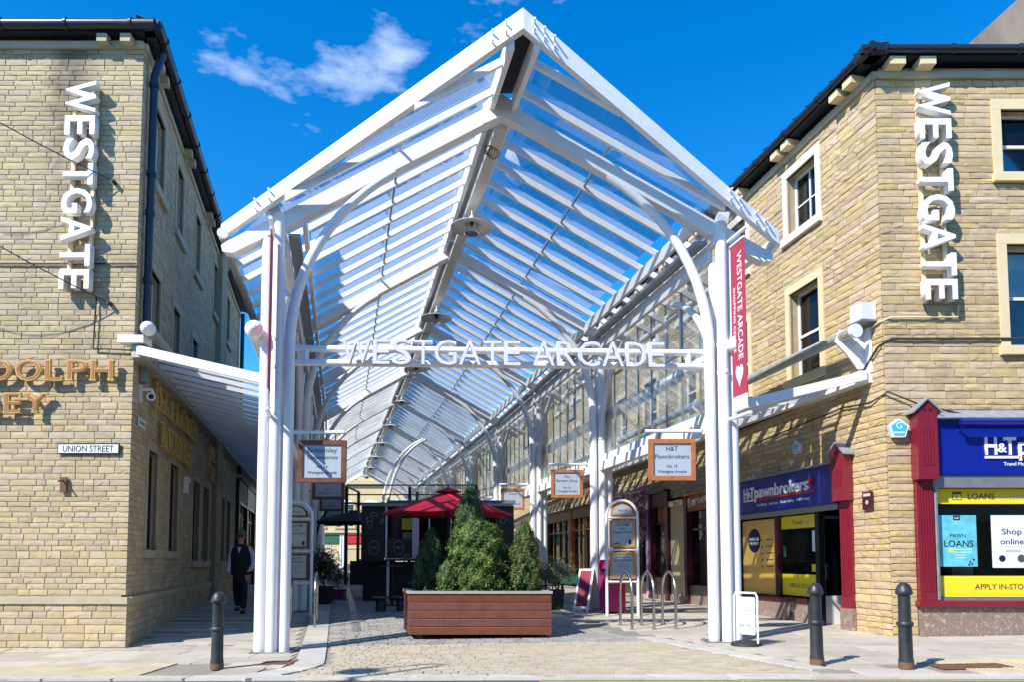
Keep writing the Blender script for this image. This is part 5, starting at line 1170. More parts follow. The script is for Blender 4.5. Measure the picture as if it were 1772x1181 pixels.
m = MB(); m.obox((PX0 + .05, PY + .05, zb), (PX1 - PX0 - .1, 0, 0), sk * (PD - .1), V(0, 0, .6)); m.build('soil', mat('soil', (.03, .02, .014), .95, .3, 12, .6), PL)
zt = zb + 5 * bh
for O, d1, d2 in ((V(PX0 - .02, PY - .02, zt), V(PX1 - PX0 + .04, 0, 0), sk * .08), (V(PX0 - .02, PY - .02, zt) + sk * (PD - .04), V(PX1 - PX0 + .04, 0, 0), sk * .08), (V(PX0 - .02, PY - .02, zt) + sk * .082, V(.08, 0, 0), sk * (PD - .124)), (V(PX1 - .06, PY - .02, zt) + sk * .082, V(.08, 0, 0), sk * (PD - .124))):
    m = MB(); m.obox(O, d1, d2, V(0, 0, .045)); m.build('rim', GALV if False else mat('rim_grey', (.33, .31, .28), .6, .1, 8, .1) if 'rim' not in _hr else _hr['rim'], PL)
for x, y in ((PX0 + .1, PY + .1), (PX1 - .2, PY + .1), (PX0 + .1 - .2, PY + .85), (PX1 - .4, PY + .85)): m = MB(); m.obox((x, y, gz(x, y) - .01), (.12, 0, 0), (0, .12, 0), (0, 0, .1)); m.build('foot', BLACK, PL)
# ---------------------------------------------------------------- clipped evergreens
def crown(cpt, prof, n, sz, m_, parent, nm='crown', lump=.10, seed=1, sx=1, sy=1, inner=True, nrm=.5):
    rr = random.Random(seed); H = prof[-1][1]; mb = MB(); ti = []; cpt = Vector(cpt)
    def rad(z):
        for (r0, z0), (r1, z1) in zip(prof, prof[1:]):
            if z <= z1: return r0 + (r1 - r0) * (z - z0) / max(1e-6, z1 - z0)
        return prof[-1][0]
    ph = [rr.uniform(0, 6.28) for _ in range(8)]
    def lumpf(a, z): return 1 + lump * (sin(3 * a + ph[0] + 4 * z) * .35 + sin(5 * a + ph[1] - 7 * z) * .45 + sin(9 * a + ph[2] + 17 * z) * .6 + sin(14 * a + ph[4] - 29 * z) * .4 + sin(23 * z + ph[3] + 2 * a) * .5)
    wt = [max(.02, rad(H * (i + .5) / 40)) for i in range(40)]; tot = sum(wt)
    for i in range(n):
        k = rr.random() * tot; j = 0
        while k > wt[j]: k -= wt[j]; j += 1
        z = H * (j + rr.random()) / 40; a = rr.uniform(0, 2 * pi); lf = lumpf(a, z / H * 1.0); q = 1 - abs(rr.gauss(0, .07)); r = rad(z) * lf * q
        if rr.random() < .05: r *= rr.uniform(1.04, 1.16)
        p = cpt + V(r * cos(a) * sx, r * sin(a) * sy, z); nn = V(cos(a), sin(a), nrm) + V(rr.uniform(-1, 1), rr.uniform(-1, 1), rr.uniform(-1, 1)) * .75; nn.normalize()
        e = nn.orthogonal().normalized(); e = (e * cos(a * 7 + i) + nn.cross(e) * sin(a * 7 + i)); g = nn.cross(e); s = sz * rr.uniform(.6, 1.35)
        mb.add([p - e * s, p - g * s * .55 + nn * s * .2, p + e * s, p + g * s * .55 + nn * s * .2], [(0, 1, 2, 3)]); ti.append(min(1, max(0, .42 + .55 * (lf - 1) / max(lump, .01) * .35 + rr.gauss(0, .2))))
    o = mb.build(nm, m_, parent, 'stuff', tint=ti)
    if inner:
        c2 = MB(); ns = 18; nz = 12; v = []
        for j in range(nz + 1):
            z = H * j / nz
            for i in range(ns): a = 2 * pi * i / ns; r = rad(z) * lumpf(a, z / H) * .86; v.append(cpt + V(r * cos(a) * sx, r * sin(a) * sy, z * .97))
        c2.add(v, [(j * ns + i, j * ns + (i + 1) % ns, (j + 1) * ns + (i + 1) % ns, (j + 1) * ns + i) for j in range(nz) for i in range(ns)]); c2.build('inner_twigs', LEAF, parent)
    return o
def shrub(x, y, zb_, prof, n, sz, m_, label, seed, lump=.14):
    t = thing('clipped_shrub', (x, y, zb_), label, 'shrub', 'clipped evergreens in the timber planter'); m = MB(); m.tube([(x, y, zb_ - .1), (x + .01, y, zb_ + .35)], .03, 8); m.build('trunk', WOODB, t)
    crown((x, y, zb_), prof, n, sz, m_, t, seed=seed, lump=lump); return t
zs = zt - .04
shrub(-1.42, 13.05, zs, [(.25, 0), (.31, .2), (.30, .4), (.25, .65), (.17, .9), (.10, 1.08), (.01, 1.2)], 6500, .020, LBOXD, 'slim dark cone shrub at the left end of the timber planter', 3)
shrub(-1.12, 12.72, zs, [(.10, 0), (.16, .1), (.17, .3), (.12, .5), (.01, .62)], 1800, .016, LBOX, 'small low shrub tucked between the left cone and the broad dome', 4)
shrub(-.62, 13.03, zs, [(.53, 0), (.54, .15), (.52, .4), (.50, .75), (.46, .95), (.39, 1.12), (.29, 1.23), (.15, 1.29), (.01, 1.3)], 17000, .021, LBOX, 'broad dome shaped shrub filling the centre of the timber planter', 5, .15)
shrub(-.76, 13.28, zs, [(.3, 0), (.34, .6), (.34, 1.1), (.31, 1.36), (.21, 1.61), (.11, 1.84), (.05, 1.92), (.005, 1.97)], 8500, .019, LBOXD, 'tall pointed cone shrub rising behind the broad dome, highest of all', 6)
shrub(.22, 12.98, zs, [(.22, 0), (.30, .2), (.28, .5), (.235, .75), (.18, .98), (.125, 1.13), (.05, 1.27), (.005, 1.33)], 7500, .020, LBOXB, 'browning cone shrub at the right end of the timber planter', 7)
# ---------------------------------------------------------------- cycle hoops
def hoop(xa, ya, xb, yb, label, h=1.0):
    a = V(xa, ya, gz(xa, ya)); b = V(xb, yb, gz(xb, yb)); d = b - a; d.z = 0; L = d.length; d.normalize(); r = L / 2
    t = thing('cycle_hoop', (a + b) / 2, label, 'cycle stand', 'steel cycle hoops'); zt_ = max(a.z, b.z) + h - r; c = (a + b) / 2
    m = MB(); m.tube([a - V(0, 0, .01), V(a.x, a.y, zt_)] + [V(c.x, c.y, zt_) - d * r * cos(pi * i / 14) + V(0, 0, r * sin(pi * i / 14)) for i in range(1, 14)] + [V(b.x, b.y, zt_), b - V(0, 0, .01)], .026, 12); m.build('hoop_tube', STEEL, t)
    for p in (a, b): m = MB(); m.lathe([(.05, 0), (.05, .008)], p, 14); m.build('floor_flange', STEEL, t)
for i, (px_) in enumerate((0, .40, .80)):
    hoop(2.06 + px_, 14.15, 2.17 + px_ * .985, 13.45, ['left hoop of the three steel cycle stands beside the right column', 'middle hoop of the three steel cycle stands', 'right hoop of the three steel cycle stands, nearest the right column'][i])
hoop(-3.93, 15.0, -3.76, 14.2, 'single steel hoop seen edge-on right of the left column', .98); hoop(-4.45, 15.0, -4.25, 14.2, 'steel hoop half hidden behind the left column bundle', .98)
# ---------------------------------------------------------------- arched notice stands
def totem(x, y, label, wm, bm, rz=0):
    z0 = gz(x, y); t = thing('notice_stand', (x, y, z0), label, 'notice stand', 'arched white notice stands'); w = .335; e = V(cos(rz), sin(rz), 0); n = V(sin(rz), -cos(rz), 0); c = V(x, y, z0)
    P = lambda u, z, d=0: c + e * u + V(0, 0, z) + n * d
    zt_ = 2.12
    m = MB(); m.tube([P(-w, -.01), P(-w, zt_)] + [P(-w * cos(pi * i / 14), zt_ + .34 * sin(pi * i / 14)) for i in range(1, 14)] + [P(w, zt_), P(w, -.01)], .033, 12); m.build('arch_frame', WHITE, t)
    for z in (.72, 1.40, 2.09): m = MB(); m.tube([P(-w, z), P(w, z)], .028, 10); m.build('cross_bar', WHITE, t)
    def board(z0_, z1_, lines):
        b = MB(); f = .045
        for u0, u1, a, b_ in ((-w + .06, -w + .06 + f, z0_, z1_), (w - .06 - f, w - .06, z0_, z1_), (-w + .06 + f, w - .06 - f, z1_ - f, z1_), (-w + .06 + f, w - .06 - f, z0_, z0_ + f)): b.obox(P(u0, a, .05), e * (u1 - u0), -n * .07, V(0, 0, b_ - a))
        fr_ = b.build('notice_frame', wm, t, 'stuff'); b = MB(); b.obox(P(-w + .06 + f, z0_ + f, .035), e * (2 * w - .12 - 2 * f), -n * .04, V(0, 0, z1_ - z0_ - 2 * f)); p = b.build('notice_panel', bm, t)
        z = z1_ - .13
        for s_, h_, ww, gap in lines: txt(s_, P(0, z, .037), e, UP, h_, GREYT, p, 'lettering', ww, 'c', .001, .005 if h_ > .03 else .001); z -= gap
        return p
    p = board(1.45, 2.04, [('WELCOME', .055, .30, .075), ('to the', .04, .12, .075), ('Westgate Arcade', .04, .40, .22)])
    b = MB(); b.obox(P(.13, 1.52, .037), e * .06, n * .002, V(0, 0, .09)); b.obox(P(-.19, 1.53, .037), e * .14, n * .002, V(0, 0, .02)); b.build('logo', NAVY, p)
    board(.78, 1.35, [('24HR CCTV', .045, .30, .07), ('SURVEILLANCE', .045, .40, .07), ('This site is monitored', .018, .26, .045), ('by cameras day and night', .018, .28, .045), ('for your safety', .018, .2, .05), ('Images are being recorded', .018, .36, .04)])
    R_ = .255
    b = MB(); b.prism([P(R_ * cos(pi * i / 14), 2.13 + .25 * sin(pi * i / 14), .045) for i in range(15)], -n * .06); b.build('notice_frame', wm, t)
    b = MB(); b.prism([P((R_ - .05) * cos(pi * i / 14), 2.165 + .185 * sin(pi * i / 14), .05) for i in range(15)], -n * .006); b.build('notice_panel', bm, t); txt('WESTGATE', P(0, 2.22, .052), e, UP, .035, GREYT, t, 'lettering', .2, 'c', .001)
totem(2.36, 15.85, 'arched white notice stand beside the three steel cycle hoops', WOODY, BOARD, .06)
totem(-4.62, 15.85, 'arched white notice stand half hidden behind the left entrance column', WOODB, BOARDC, 0)
# ---------------------------------------------------------------- litter bin
bx, by = 2.24, 16.6; z0 = gz(bx, by); t = thing('litter_bin', (bx, by, z0), 'magenta litter bin behind the right notice stand', 'bin')
def ngon(x, y, z, r, n, h, a0=.3): m = MB(); m.prism([V(x + r * cos(a0 + 2 * pi * i / n), y + r * sin(a0 + 2 * pi * i / n), z) for i in range(n)], V(0, 0, h)); return m
ngon(bx, by, z0 + .03, .31, 8, .78).build('body', MAG, t); ngon(bx, by, z0 + .97, .32, 8, .2).build('hood', MAG, t); ngon(bx, by, z0 + .80, .25, 8, .18).build('mouth', BLACK2, t)
for a in (.3, 1.9, 3.4, 5.0): m = MB(); m.obox((bx + .27 * cos(a) - .03, by + .27 * sin(a) - .03, z0 + .8), (.06, 0, 0), (0, .06, 0), (0, 0, .18)); m.build('hood_post', MAG, t)
m = MB(); m.lathe([(.03, 0), (.03, .01)], (bx - .03, by - .315, z0 + .68), 12, (0, -1, 0)); m.build('badge', PW, t)
# ---------------------------------------------------------------- pavement signs
def leafpot(x, y, pr, ph, cr, chh, label, m_, potm, n=1400, stems=3, seed=2, sz=.028, zc_=None):
    z0 = gz(x, y); t = thing('potted_plant', (x, y, z0), label, 'potted plant'); rr = random.Random(seed)
    m = MB(); m.prism([V(x + a * pr * .8, y + b * pr * .8, z0) for a, b in ((-1, -1), (1, -1), (1, 1), (-1, 1))], V(0, 0, .02)); v = [(x + a * pr * k, y + b * pr * k, z) for k, z in ((.78, z0 + .02), (1, z0 + ph)) for a, b in ((-1, -1), (1, -1), (1, 1), (-1, 1))]
    m.add(v, [(0, 1, 5, 4), (1, 2, 6, 5), (2, 3, 7, 6), (3, 0, 4, 7), (7, 6, 5, 4)]); m.build('pot', potm, t)
    m = MB(); mb = MB(); ti = []
    for s_ in range(stems):
        a = rr.uniform(0, 6.28); q = [V(x, y, z0 + ph - .02)]
        for k in range(4): q.append(q[-1] + V(cos(a) * .05 * rr.uniform(.3, 1.4), sin(a) * .05 * rr.uniform(.3, 1.4), chh * .16))
        m.tube(q, [.016, .014, .012, .009, .006], 6)
    m.build('stems', WOODB, t)
    for i in range(n):
        a, b = rr.uniform(0, 6.28), rr.uniform(-1, 1); q = rr.random() ** .45; s3 = sqrt(1 - b * b); p = V(x, y, z0 + ph + chh * .55) + V(cos(a) * s3 * cr, sin(a) * s3 * cr, b * chh * .5) * q * (1 + .22 * sin(5 * a + 3 * b))
        e = V(rr.uniform(-1, 1), rr.uniform(-1, 1), rr.uniform(-.6, 1)).normalized(); g = e.orthogonal().normalized(); s = sz * rr.uniform(.6, 1.4)
        mb.add([p - e * s, p - g * s * .35, p + e * s, p + g * s * .35], [(0, 1, 2, 3)]); ti.append(rr.random())
    mb.build('foliage', m_, t, 'stuff', tint=ti); return t
leafpot(1.05, 17.5, .18, .46, .42, .75, 'olive tree in a black pot beside the pink pavement board', LOLV, BLACK2, 1500)
leafpot(-4.85, 19.2, .2, .46, .38, .95, 'dark bushy plant in a tall black pot on the left of the arcade', LDRK, BLACK2, 2600, seed=5, sz=.035)
leafpot(-4.95, 21.2, .2, .3, .38, .6, 'dark bush in a red pot just behind the tall black pot', LDRK, MAG, 1200, seed=8)
def aboard(x, y, w, h, rz, face, fm_, label, lean=.22, txts=(), heart=False):
    z0 = gz(x, y); t = thing('pavement_sign', (x, y, z0), label, 'pavement sign'); e = V(cos(rz), sin(rz), 0); n = V(sin(rz), -cos(rz), 0)
    for sg in (1, -1):
        O = V(x, y, z0) + n * sg * lean; top = V(x, y, z0 + h); up = (top - O)
        m = MB(); uu = up.normalized(); d = e.cross(uu).normalized() * .03
        for a, b in ((-w / 2, .05), (w / 2 - .05, .05)): m.obox(O + e * a, e * b, d, up)
        m.obox(O + e * (-w / 2 + .05) + uu * (up.length - .05), e * (w - .1), d, uu * .05); m.obox(O + e * (-w / 2 + .05) + uu * .06, e * (w - .1), d, uu * .05)
        fr_ = m.build('board_frame', WHITE2, t, 'stuff')
        m = MB(); m.obox(O + e * (-w / 2 + .045) + uu * .1 + d * .3, e * (w - .09), d * .4, uu * (up.length - .14)); p = m.build('panel', face if sg > 0 else WHITE2, t)
        if sg > 0:
            F_ = O + uu * (up.length * .55) - n * 0 + (e.cross(uu) * -.012)
            F2 = (uu.cross(e)); s_ = 1 if F2.dot(n) > 0 else -1
            if heart:
                hp = []
                for q in range(24): an = 2 * pi * q / 24; hp.append(O + uu * (up.length * .68) + uu * (.010 * (13 * cos(an) - 5 * cos(2 * an) - 2 * cos(3 * an) - cos(4 * an))) + e * .13 * sin(an) ** 3 + n * .006)
                k = MB(); k.prism(hp, n * .004); k.build('heart', LGREYT, p)
            for i, (s2, hh, ww) in enumerate(txts): txt(s2, O + uu * (up.length * .42 - i * .11) + n * .008, e, uu, hh, PW, p, 'lettering', ww, 'c', .001)
    return t
aboard(1.72, 16.9, .42, .95, -.75, mat('board_maroon', (.25, .02, .06), .5, .05), None, 'maroon and white folding pavement board with a heart beside the olive pot', .25, (('WESTGATE', .05, .3), ('ARCADE', .05, .25)), True)
# swing sign by the right column
x, y = 3.50, 11.15; z0 = gz(x, y); t = thing('swing_sign', (x, y, z0), 'small white framed swing sign at the foot of the right entrance column', 'pavement sign')
e = V(.62, -.78, 0).normalized(); n = V(-.78, -.62, 0).normalized(); w = .20; c = V(x, y, z0); P = lambda u, z, d=0: c + e * u + n * d + V(0, 0, z)
m = MB(); m.tube([P(-w, .03), P(-w, .72), P(-w + .03, .78), P(w - .03, .78), P(w, .72), P(w, .03)], .016, 10); m.build('frame', WHITE, t)
m = MB(); m.lathe([(.23, 0), (.22, .04), (.12, .07), (.03, .08)], c, 20); m.build('weighted_base', BLACK2, t)
m = MB(); m.prism([P(u, z, .008) for u, z in ((-.15, .16), (.15, .16), (.165, .18), (.165, .70), (.15, .72), (-.15, .72), (-.165, .70), (-.165, .18))], -n * .016); p = m.build('sign_panel', BOARDC, t)
for i in range(7): m = MB(); m.obox(P(-.12 + (i % 2) * .02, .62 - i * .055, .009), e * (.22 - (i % 3) * .03), n * .001, V(0, 0, .018)); m.build('printed_line', LGREYT, p)
for u in (-.12, .03): m = MB(); m.obox(P(u, .25, .009), e * .09, n * .001, V(0, 0, .05)); m.build('printed_line', LGREYT, p)
# ---------------------------------------------------------------- red parasol
x, y = -1.47, 17.0; z0 = gz(x, y); t = thing('parasol', (x, y, z0), 'open red parasol standing behind the tall cone shrub', 'parasol')
m = MB(); m.tube([(x, y, z0), (x, y, 3.08)], .024, 10); m.build('pole', BLACK, t); m = MB(); m.lathe([(.3, 0), (.3, .06), (.06, .1), (.05, .3)], (x, y, z0), 18); m.build('base', BLACK2, t)
R8 = 1.5; zt_, ze = 3.02, 2.50
for k in range(8):
    a0, a1 = 2 * pi * k / 8 + .2, 2 * pi * (k + 1) / 8 + .2; m = MB(); n_ = 5; v = []
    for j in range(n_ + 1):
        f_ = j / n_; r = R8 * f_ + .02; z = zt_ - (zt_ - ze) * f_ ** 1.08
        for i in range(5):
            q = i / 4; a = a0 + (a1 - a0) * q; rr_ = r * (cos(pi / 8) / cos((a - (a0 + a1) / 2)))
            v.append(V(x + rr_ * cos(a), y + rr_ * sin(a), z - .03 * f_ * sin(pi * q) + (0)))
    vv = v + [p - V(0, 0, .006) for p in v]; N_ = len(v); f = [(j * 5 + i, (j + 1) * 5 + i, (j + 1) * 5 + i + 1, j * 5 + i + 1) for j in range(n_) for i in range(4)]
    m.add(vv, f + [tuple(q + N_ for q in g[::-1]) for g in f] + [(n_ * 5 + i, n_ * 5 + i + N_, n_ * 5 + i + 1 + N_, n_ * 5 + i + 1) for i in range(4)], True); m.build('canopy_panel', REDF, t)
    m = MB(); m.tube([(x, y, zt_ - .03), (x + R8 * cos(a0), y + R8 * sin(a0), ze - .02)], .01, 6); m.build('rib', GREY, t)
m = MB(); m.lathe([(.33, -.02), (.30, .0), (.02, .10), (.01, .15)], (x, y, zt_), 8); m.build('vent_cap', REDF, t)
# ---------------------------------------------------------------- black kiosk
KY = 20.4; z0 = gz(-2.5, KY); K = thing('kiosk', (-2.2, KY + 1, z0), 'black food kiosk with chalk drawings standing in the arcade behind the planter', 'kiosk')
CHALK = LGREYT; KP = mat('chalk_panel', (.028, .030, .032), .6, .15, 5, .05)
def kb(x0, x1, z0_, z1_, nm, mt, y0=KY, y1=KY + .04, par=None): m = MB(); m.obox((x0, y0, z0_), (x1 - x0, 0, 0), (0, y1 - y0, 0), (0, 0, z1_ - z0_)); return m.build(nm, mt, par or K)
kb(-4.12, .1, z0 - .02, 1.40, 'counter_base', BLACK2, KY + .1, KY + 2.2); kb(-4.2, .15, 1.42, 1.47, 'counter_top', BLACK, KY - .22, KY + 2.2)
lp = kb(-4.16, -3.52, 1.47, 2.92, 'chalk_board', KP); kb(-4.16, .05, 2.93, 3.0, 'roof', GREY, KY - .1, KY + 2.2); kb(-3.5, .1, 3.0, 3.12, 'roof_sign', mat('blue_grey_panel', (.14, .17, .22), .5), KY + .3, KY + .36)
fl_ = kb(-3.46, -2.78, 1.50, 2.05, 'front_panel', KP, KY - .02, KY + .02); kb(-.45, .05, 1.47, 2.92, 'chalk_board', KP)
kb(-4.16, .05, 1.5, 2.9, 'back_wall', BLACK2, KY + 2.1, KY + 2.15); kb(-3.49, -3.44, 1.47, 2.93, 'post', WHITE2, KY - .03, KY + .03); kb(-2.75, -2.57, 1.47, 2.93, 'post', mat('pale_post', (.62, .54, .54), .5), KY - .03, KY + .08); kb(-2.3, -2.27, 1.47, 2.93, 'post', WHITE2); kb(-1.7, -1.67, 1.47, 2.93, 'post', WHITE2)
kb(-3.43, -2.76, 1.47, 1.50, 'rail', WHITE2, KY - .03, KY + .03); kb(-3.43, -3.36, z0, 1.42, 'leg', WHITE2, KY - .12, KY - .05)
kb(-3.1, -2.78, 2.30, 2.62, 'yellow_poster', YEL, KY + .4, KY + .42); kb(-3.05, -2.8, 2.05, 2.22, 'cardboard_box', CARD, KY + .2, KY + .45); kb(-3.4, -3.12, 2.05, 2.9, 'inner_panel', MAROOND, KY + .4, KY + .43); kb(-3.22, -3.17, 1.9, 2.8, 'menu_strip', BLACK2, KY + .1, KY + .13)
def ring(cx_, cz_, rx, rz, y, par, th=.010):
    m = MB(); m.tube([V(cx_ + rx * cos(2 * pi * i / 20), y, cz_ + rz * sin(2 * pi * i / 20)) for i in range(21)], th, 5, False); m.build('drawing', CHALK, par)
for cx_, pr_ in ((-3.80, lp), (-3.12, fl_)):
    ring(cx_, 1.78, .14, .19, KY - (.03 if pr_ is fl_ else .01), pr_, .006); txt('MESS', (cx_, KY - (.03 if pr_ is fl_ else .01), 1.76), (1, 0, 0), UP, .05, CHALK, pr_, 'lettering', .17, 'c', .002)
def stroke(pts, par): m = MB(); m.tube([V(a, KY - .008, b) for a, b in pts], .008, 5); m.build('drawing', CHALK, par)
stroke([(-4.02, 2.62), (-3.96, 2.3), (-3.88, 2.3), (-3.86, 2.62), (-4.02, 2.62)], lp); stroke([(-4.0, 2.5), (-3.87, 2.52)], lp)
stroke([(-3.83 + .11 * cos(pi * i / 8) + .02, 2.66 + .10 * sin(pi * i / 8)) for i in range(9)] + [(-3.92, 2.66), (-3.86, 2.68), (-3.80, 2.65), (-3.7, 2.66)], lp)
stroke([(-3.64, 2.45), (-3.56, 2.68), (-3.55, 2.46), (-3.64, 2.45)], lp); stroke([(-3.6, 2.5), (-3.57, 2.56)], lp)
stroke([(-.35, 2.5), (-.25, 2.62), (-.15, 2.6), (-.22, 2.45), (-.35, 2.5)], lp); stroke([(-.32, 2.75), (-.2, 2.8)], lp)
for i in range(2): m = MB(); m.obox((-4.14, KY - .01, 2.12 + i * .32), (.62, 0, 0), (0, .01, 0), (0, 0, .015)); m.build('board_joint', BLACK, lp)
kb(-2.95, -2.8, 1.5, 1.62, 'napkin_box', GREEN, KY - .15, KY - .05)
# stools in front
for i, (x, y) in enumerate(((-2.98, 16.9), (-2.52, 17.0))):
    z0 = gz(x, y); t = thing('low_stool', (x, y, z0), ['left low black stool beside the planter, in front of the kiosk', 'right low black stool half behind the planter, in front of the kiosk'][i], 'stool')
    m = MB(); m.lathe([(.12, 0), (.12, .27), (.11, .28)], (x, y, z0), 16); m.build('base', BLACK, t); m = MB(); m.lathe([(.2, .285), (.205, .30), (.2, .325)], (x, y, z0), 18); m.build('seat', GREYT, t)
x, y = -3.0, 18.6; z0 = gz(x, y); t = thing('bar_table', (x, y, z0), 'tall slim black bar table before the kiosk counter', 'table'); m = MB(); m.tube([(x, y, z0), (x, y, 1.28)], .03, 8); m.lathe([(.22, z0), (.22, z0 + .03)], (x, y, 0), 16); m.build('pedestal', BLACK, t); m = MB(); m.lathe([(.3, 1.28), (.3, 1.31)], (x, y, 0), 20); m.build('table_top', WOODB, t)
# black cantilever parasol at the left
x, y = -6.5, 24.5; z0 = gz(x, y); t = thing('cantilever_parasol', (x, y, z0), 'dark navy cantilever parasol on a curved black arm at the left of the arcade', 'parasol')
m = MB(); m.tube([(x, y, z0), (x, y, 2.6)], .04, 10); m.build('mast', BLACK, t); m = MB(); m.tube(bez(V(x, y, 2.1), V(x + .1, y, 3.2), V(x + .7, y, 3.45), V(x + 1.5, y, 3.3), 12), .035, 8); m.build('arm', BLACK, t); m = MB(); m.box((x, y, z0 + .05), (.8, .8, .1)); m.build('base', BLACK2, t)
cx_, cy_ = x + 1.0, y
for k in range(6):
    a0, a1 = pi * k / 3, pi * (k + 1) / 3; m = MB(); p0 = V(cx_ + .3, cy_, 3.10); p1, p2 = V(cx_ + 1.35 * cos(a0), cy_ + 1.35 * sin(a0), 2.66), V(cx_ + 1.35 * cos(a1), cy_ + 1.35 * sin(a1), 2.66); m.prism([p0, p1, p2], V(0, 0, .012)); m.build('canopy_panel', CLOTH, t)
# black framework over the terrace seats
PG = thing('black_frame', (-4.2, 31, gz(-4, 31)), 'open black metal framework with rails crossing the arcade behind the kiosk', 'frame')
yP = 31; zp = gz(-4, 31)
for x in (-6.95, -4.3, -1.5):
    for yy in (yP, yP + 2.4): m = MB(); m.obox((x - .06, yy - .06, zp - .02), (.12, 0, 0), (0, .12, 0), (0, 0, 4.15)); m.build('post', BLACK, PG)
for z in (4.58, 4.18, 3.82): m = MB(); m.obox((-6.95, yP - .03, z), (5.5, 0, 0), (0, .05, 0), (0, 0, .05)); m.build('rail', BLACK, PG)
for z in (3.5, 3.35, 3.2, 2.1, 1.9): m = MB(); m.obox((-6.95, yP - .03, z), (1.9, 0, 0), (0, .05, 0), (0, 0, .035)); m.build('rail', BLACK, PG)
for x in (-6.95, -1.5): m = MB(); m.obox((x - .03, yP + .06, 4.5), (.06, 0, 0), (0, 2.3, 0), (0, 0, .08)); m.build('rail', BLACK, PG)
m = MB(); m.obox((-6.8, yP + .1, zp), (1.9, 0, 0), (0, .08, 0), (0, 0, 1.0)); m.build('screen', BLACK2, PG)
# white arched tubes
TA = thing('tubular_arch', (-3.6, 34, gz(-4, 34)), 'pair of tall white curved tubes forming an open arch beyond the kiosk', 'arch')
for sg, x0, x1 in ((1, -5.75, -3.95), (1, -6.0, -4.1), (-1, -1.1, -2.65), (-1, -.8, -2.4)):
    q = [V(x0, 34, gz(-4, 34))] + bez(V(x0, 34, 3.6), V(x0 + (x1 - x0) * .05, 34, 5.6), V(x0 + (x1 - x0) * .5, 34, 6.7), V(x1, 34, 7.05), 12); m = MB(); m.tube(q, .07, 12); m.build('curved_tube', WHITE, TA)
# green table and chairs at the right
def cafe_chair(x, y, rz, label, mt):
    z0 = gz(x, y); t = thing('cafe_chair', (x, y, z0), label, 'chair'); e = V(cos(rz), sin(rz), 0); n = V(-sin(rz), cos(rz), 0); c = V(x, y, z0)
    m = MB(); m.obox(c - e * .21 - n * .21 + V(0, 0, .43), e * .42, n * .42, V(0, 0, .035)); m.build('seat', mt, t); m = MB(); m.obox(c - e * .21 + n * .20 + V(0, 0, .62), e * .42, n * .03, V(0, 0, .26)); m.build('backrest', mt, t)
    for a, b in ((-1, -1), (1, -1), (-1, 1), (1, 1)): m = MB(); m.tube([c + e * a * .19 + n * b * .19, c + e * a * .18 + n * b * .19 + V(0, 0, .44 if b < 0 else .86)], .013, 6); m.build('leg', BLACK, t)
    return t
x, y = 1.75, 19.6; z0 = gz(x, y); t = thing('cafe_table', (x, y, z0), 'dark green table beside the second right column', 'table'); m = MB(); m.box((x, y, z0 + .74), (1.0, .7, .04)); m.build('table_top', GREEN, t); m = MB(); m.box((x, y - .36, z0 + .62), (1.0, .02, .2)); m.build('apron', GREEN, t)
for a in (-.42, .42):
    for b in (-.28, .28): m = MB(); m.tube([(x + a, y + b, z0), (x + a, y + b, z0 + .72)], .02, 6); m.build('leg', BLACK, t)
cafe_chair(2.6, 19.4, .4, 'dark chair right of the green table', BLACK2); cafe_chair(1.0, 19.9, -.5, 'brown chair left of the green table behind the olive pot', WOODB); cafe_chair(.7, 18.6, .2, 'brown woven chair right of the planter', WOODB)
cafe_chair(-5.0, 27, .3, 'black chair before the dark framework, left one', BLACK2); cafe_chair(-4.4, 27.6, 2.6, 'black chair before the dark framework, right one', BLACK2)
x, y = -4.75, 26.2; z0 = gz(x, y); t = thing('cafe_table', (x, y, z0), 'small black round table left of the kiosk with a white ornament', 'table'); m = MB(); m.lathe([(.4, .70), (.4, .73)], (x, y, z0), 20); m.build('table_top', BLACK, t); m = MB(); m.tube([(x, y, z0), (x, y, z0 + .7)], .04, 8); m.lathe([(.25, 0), (.25, .03)], (x, y, z0), 16); m.build('pedestal', BLACK, t)
m = MB(); m.lathe([(.05, 0), (.07, .06), (.03, .12), (.04, .2)], (x + .15, y, z0 + .73), 12); tag(m.build('ornament', WHITE2), 'tiny white ornament standing on the small black table', 'ornament')

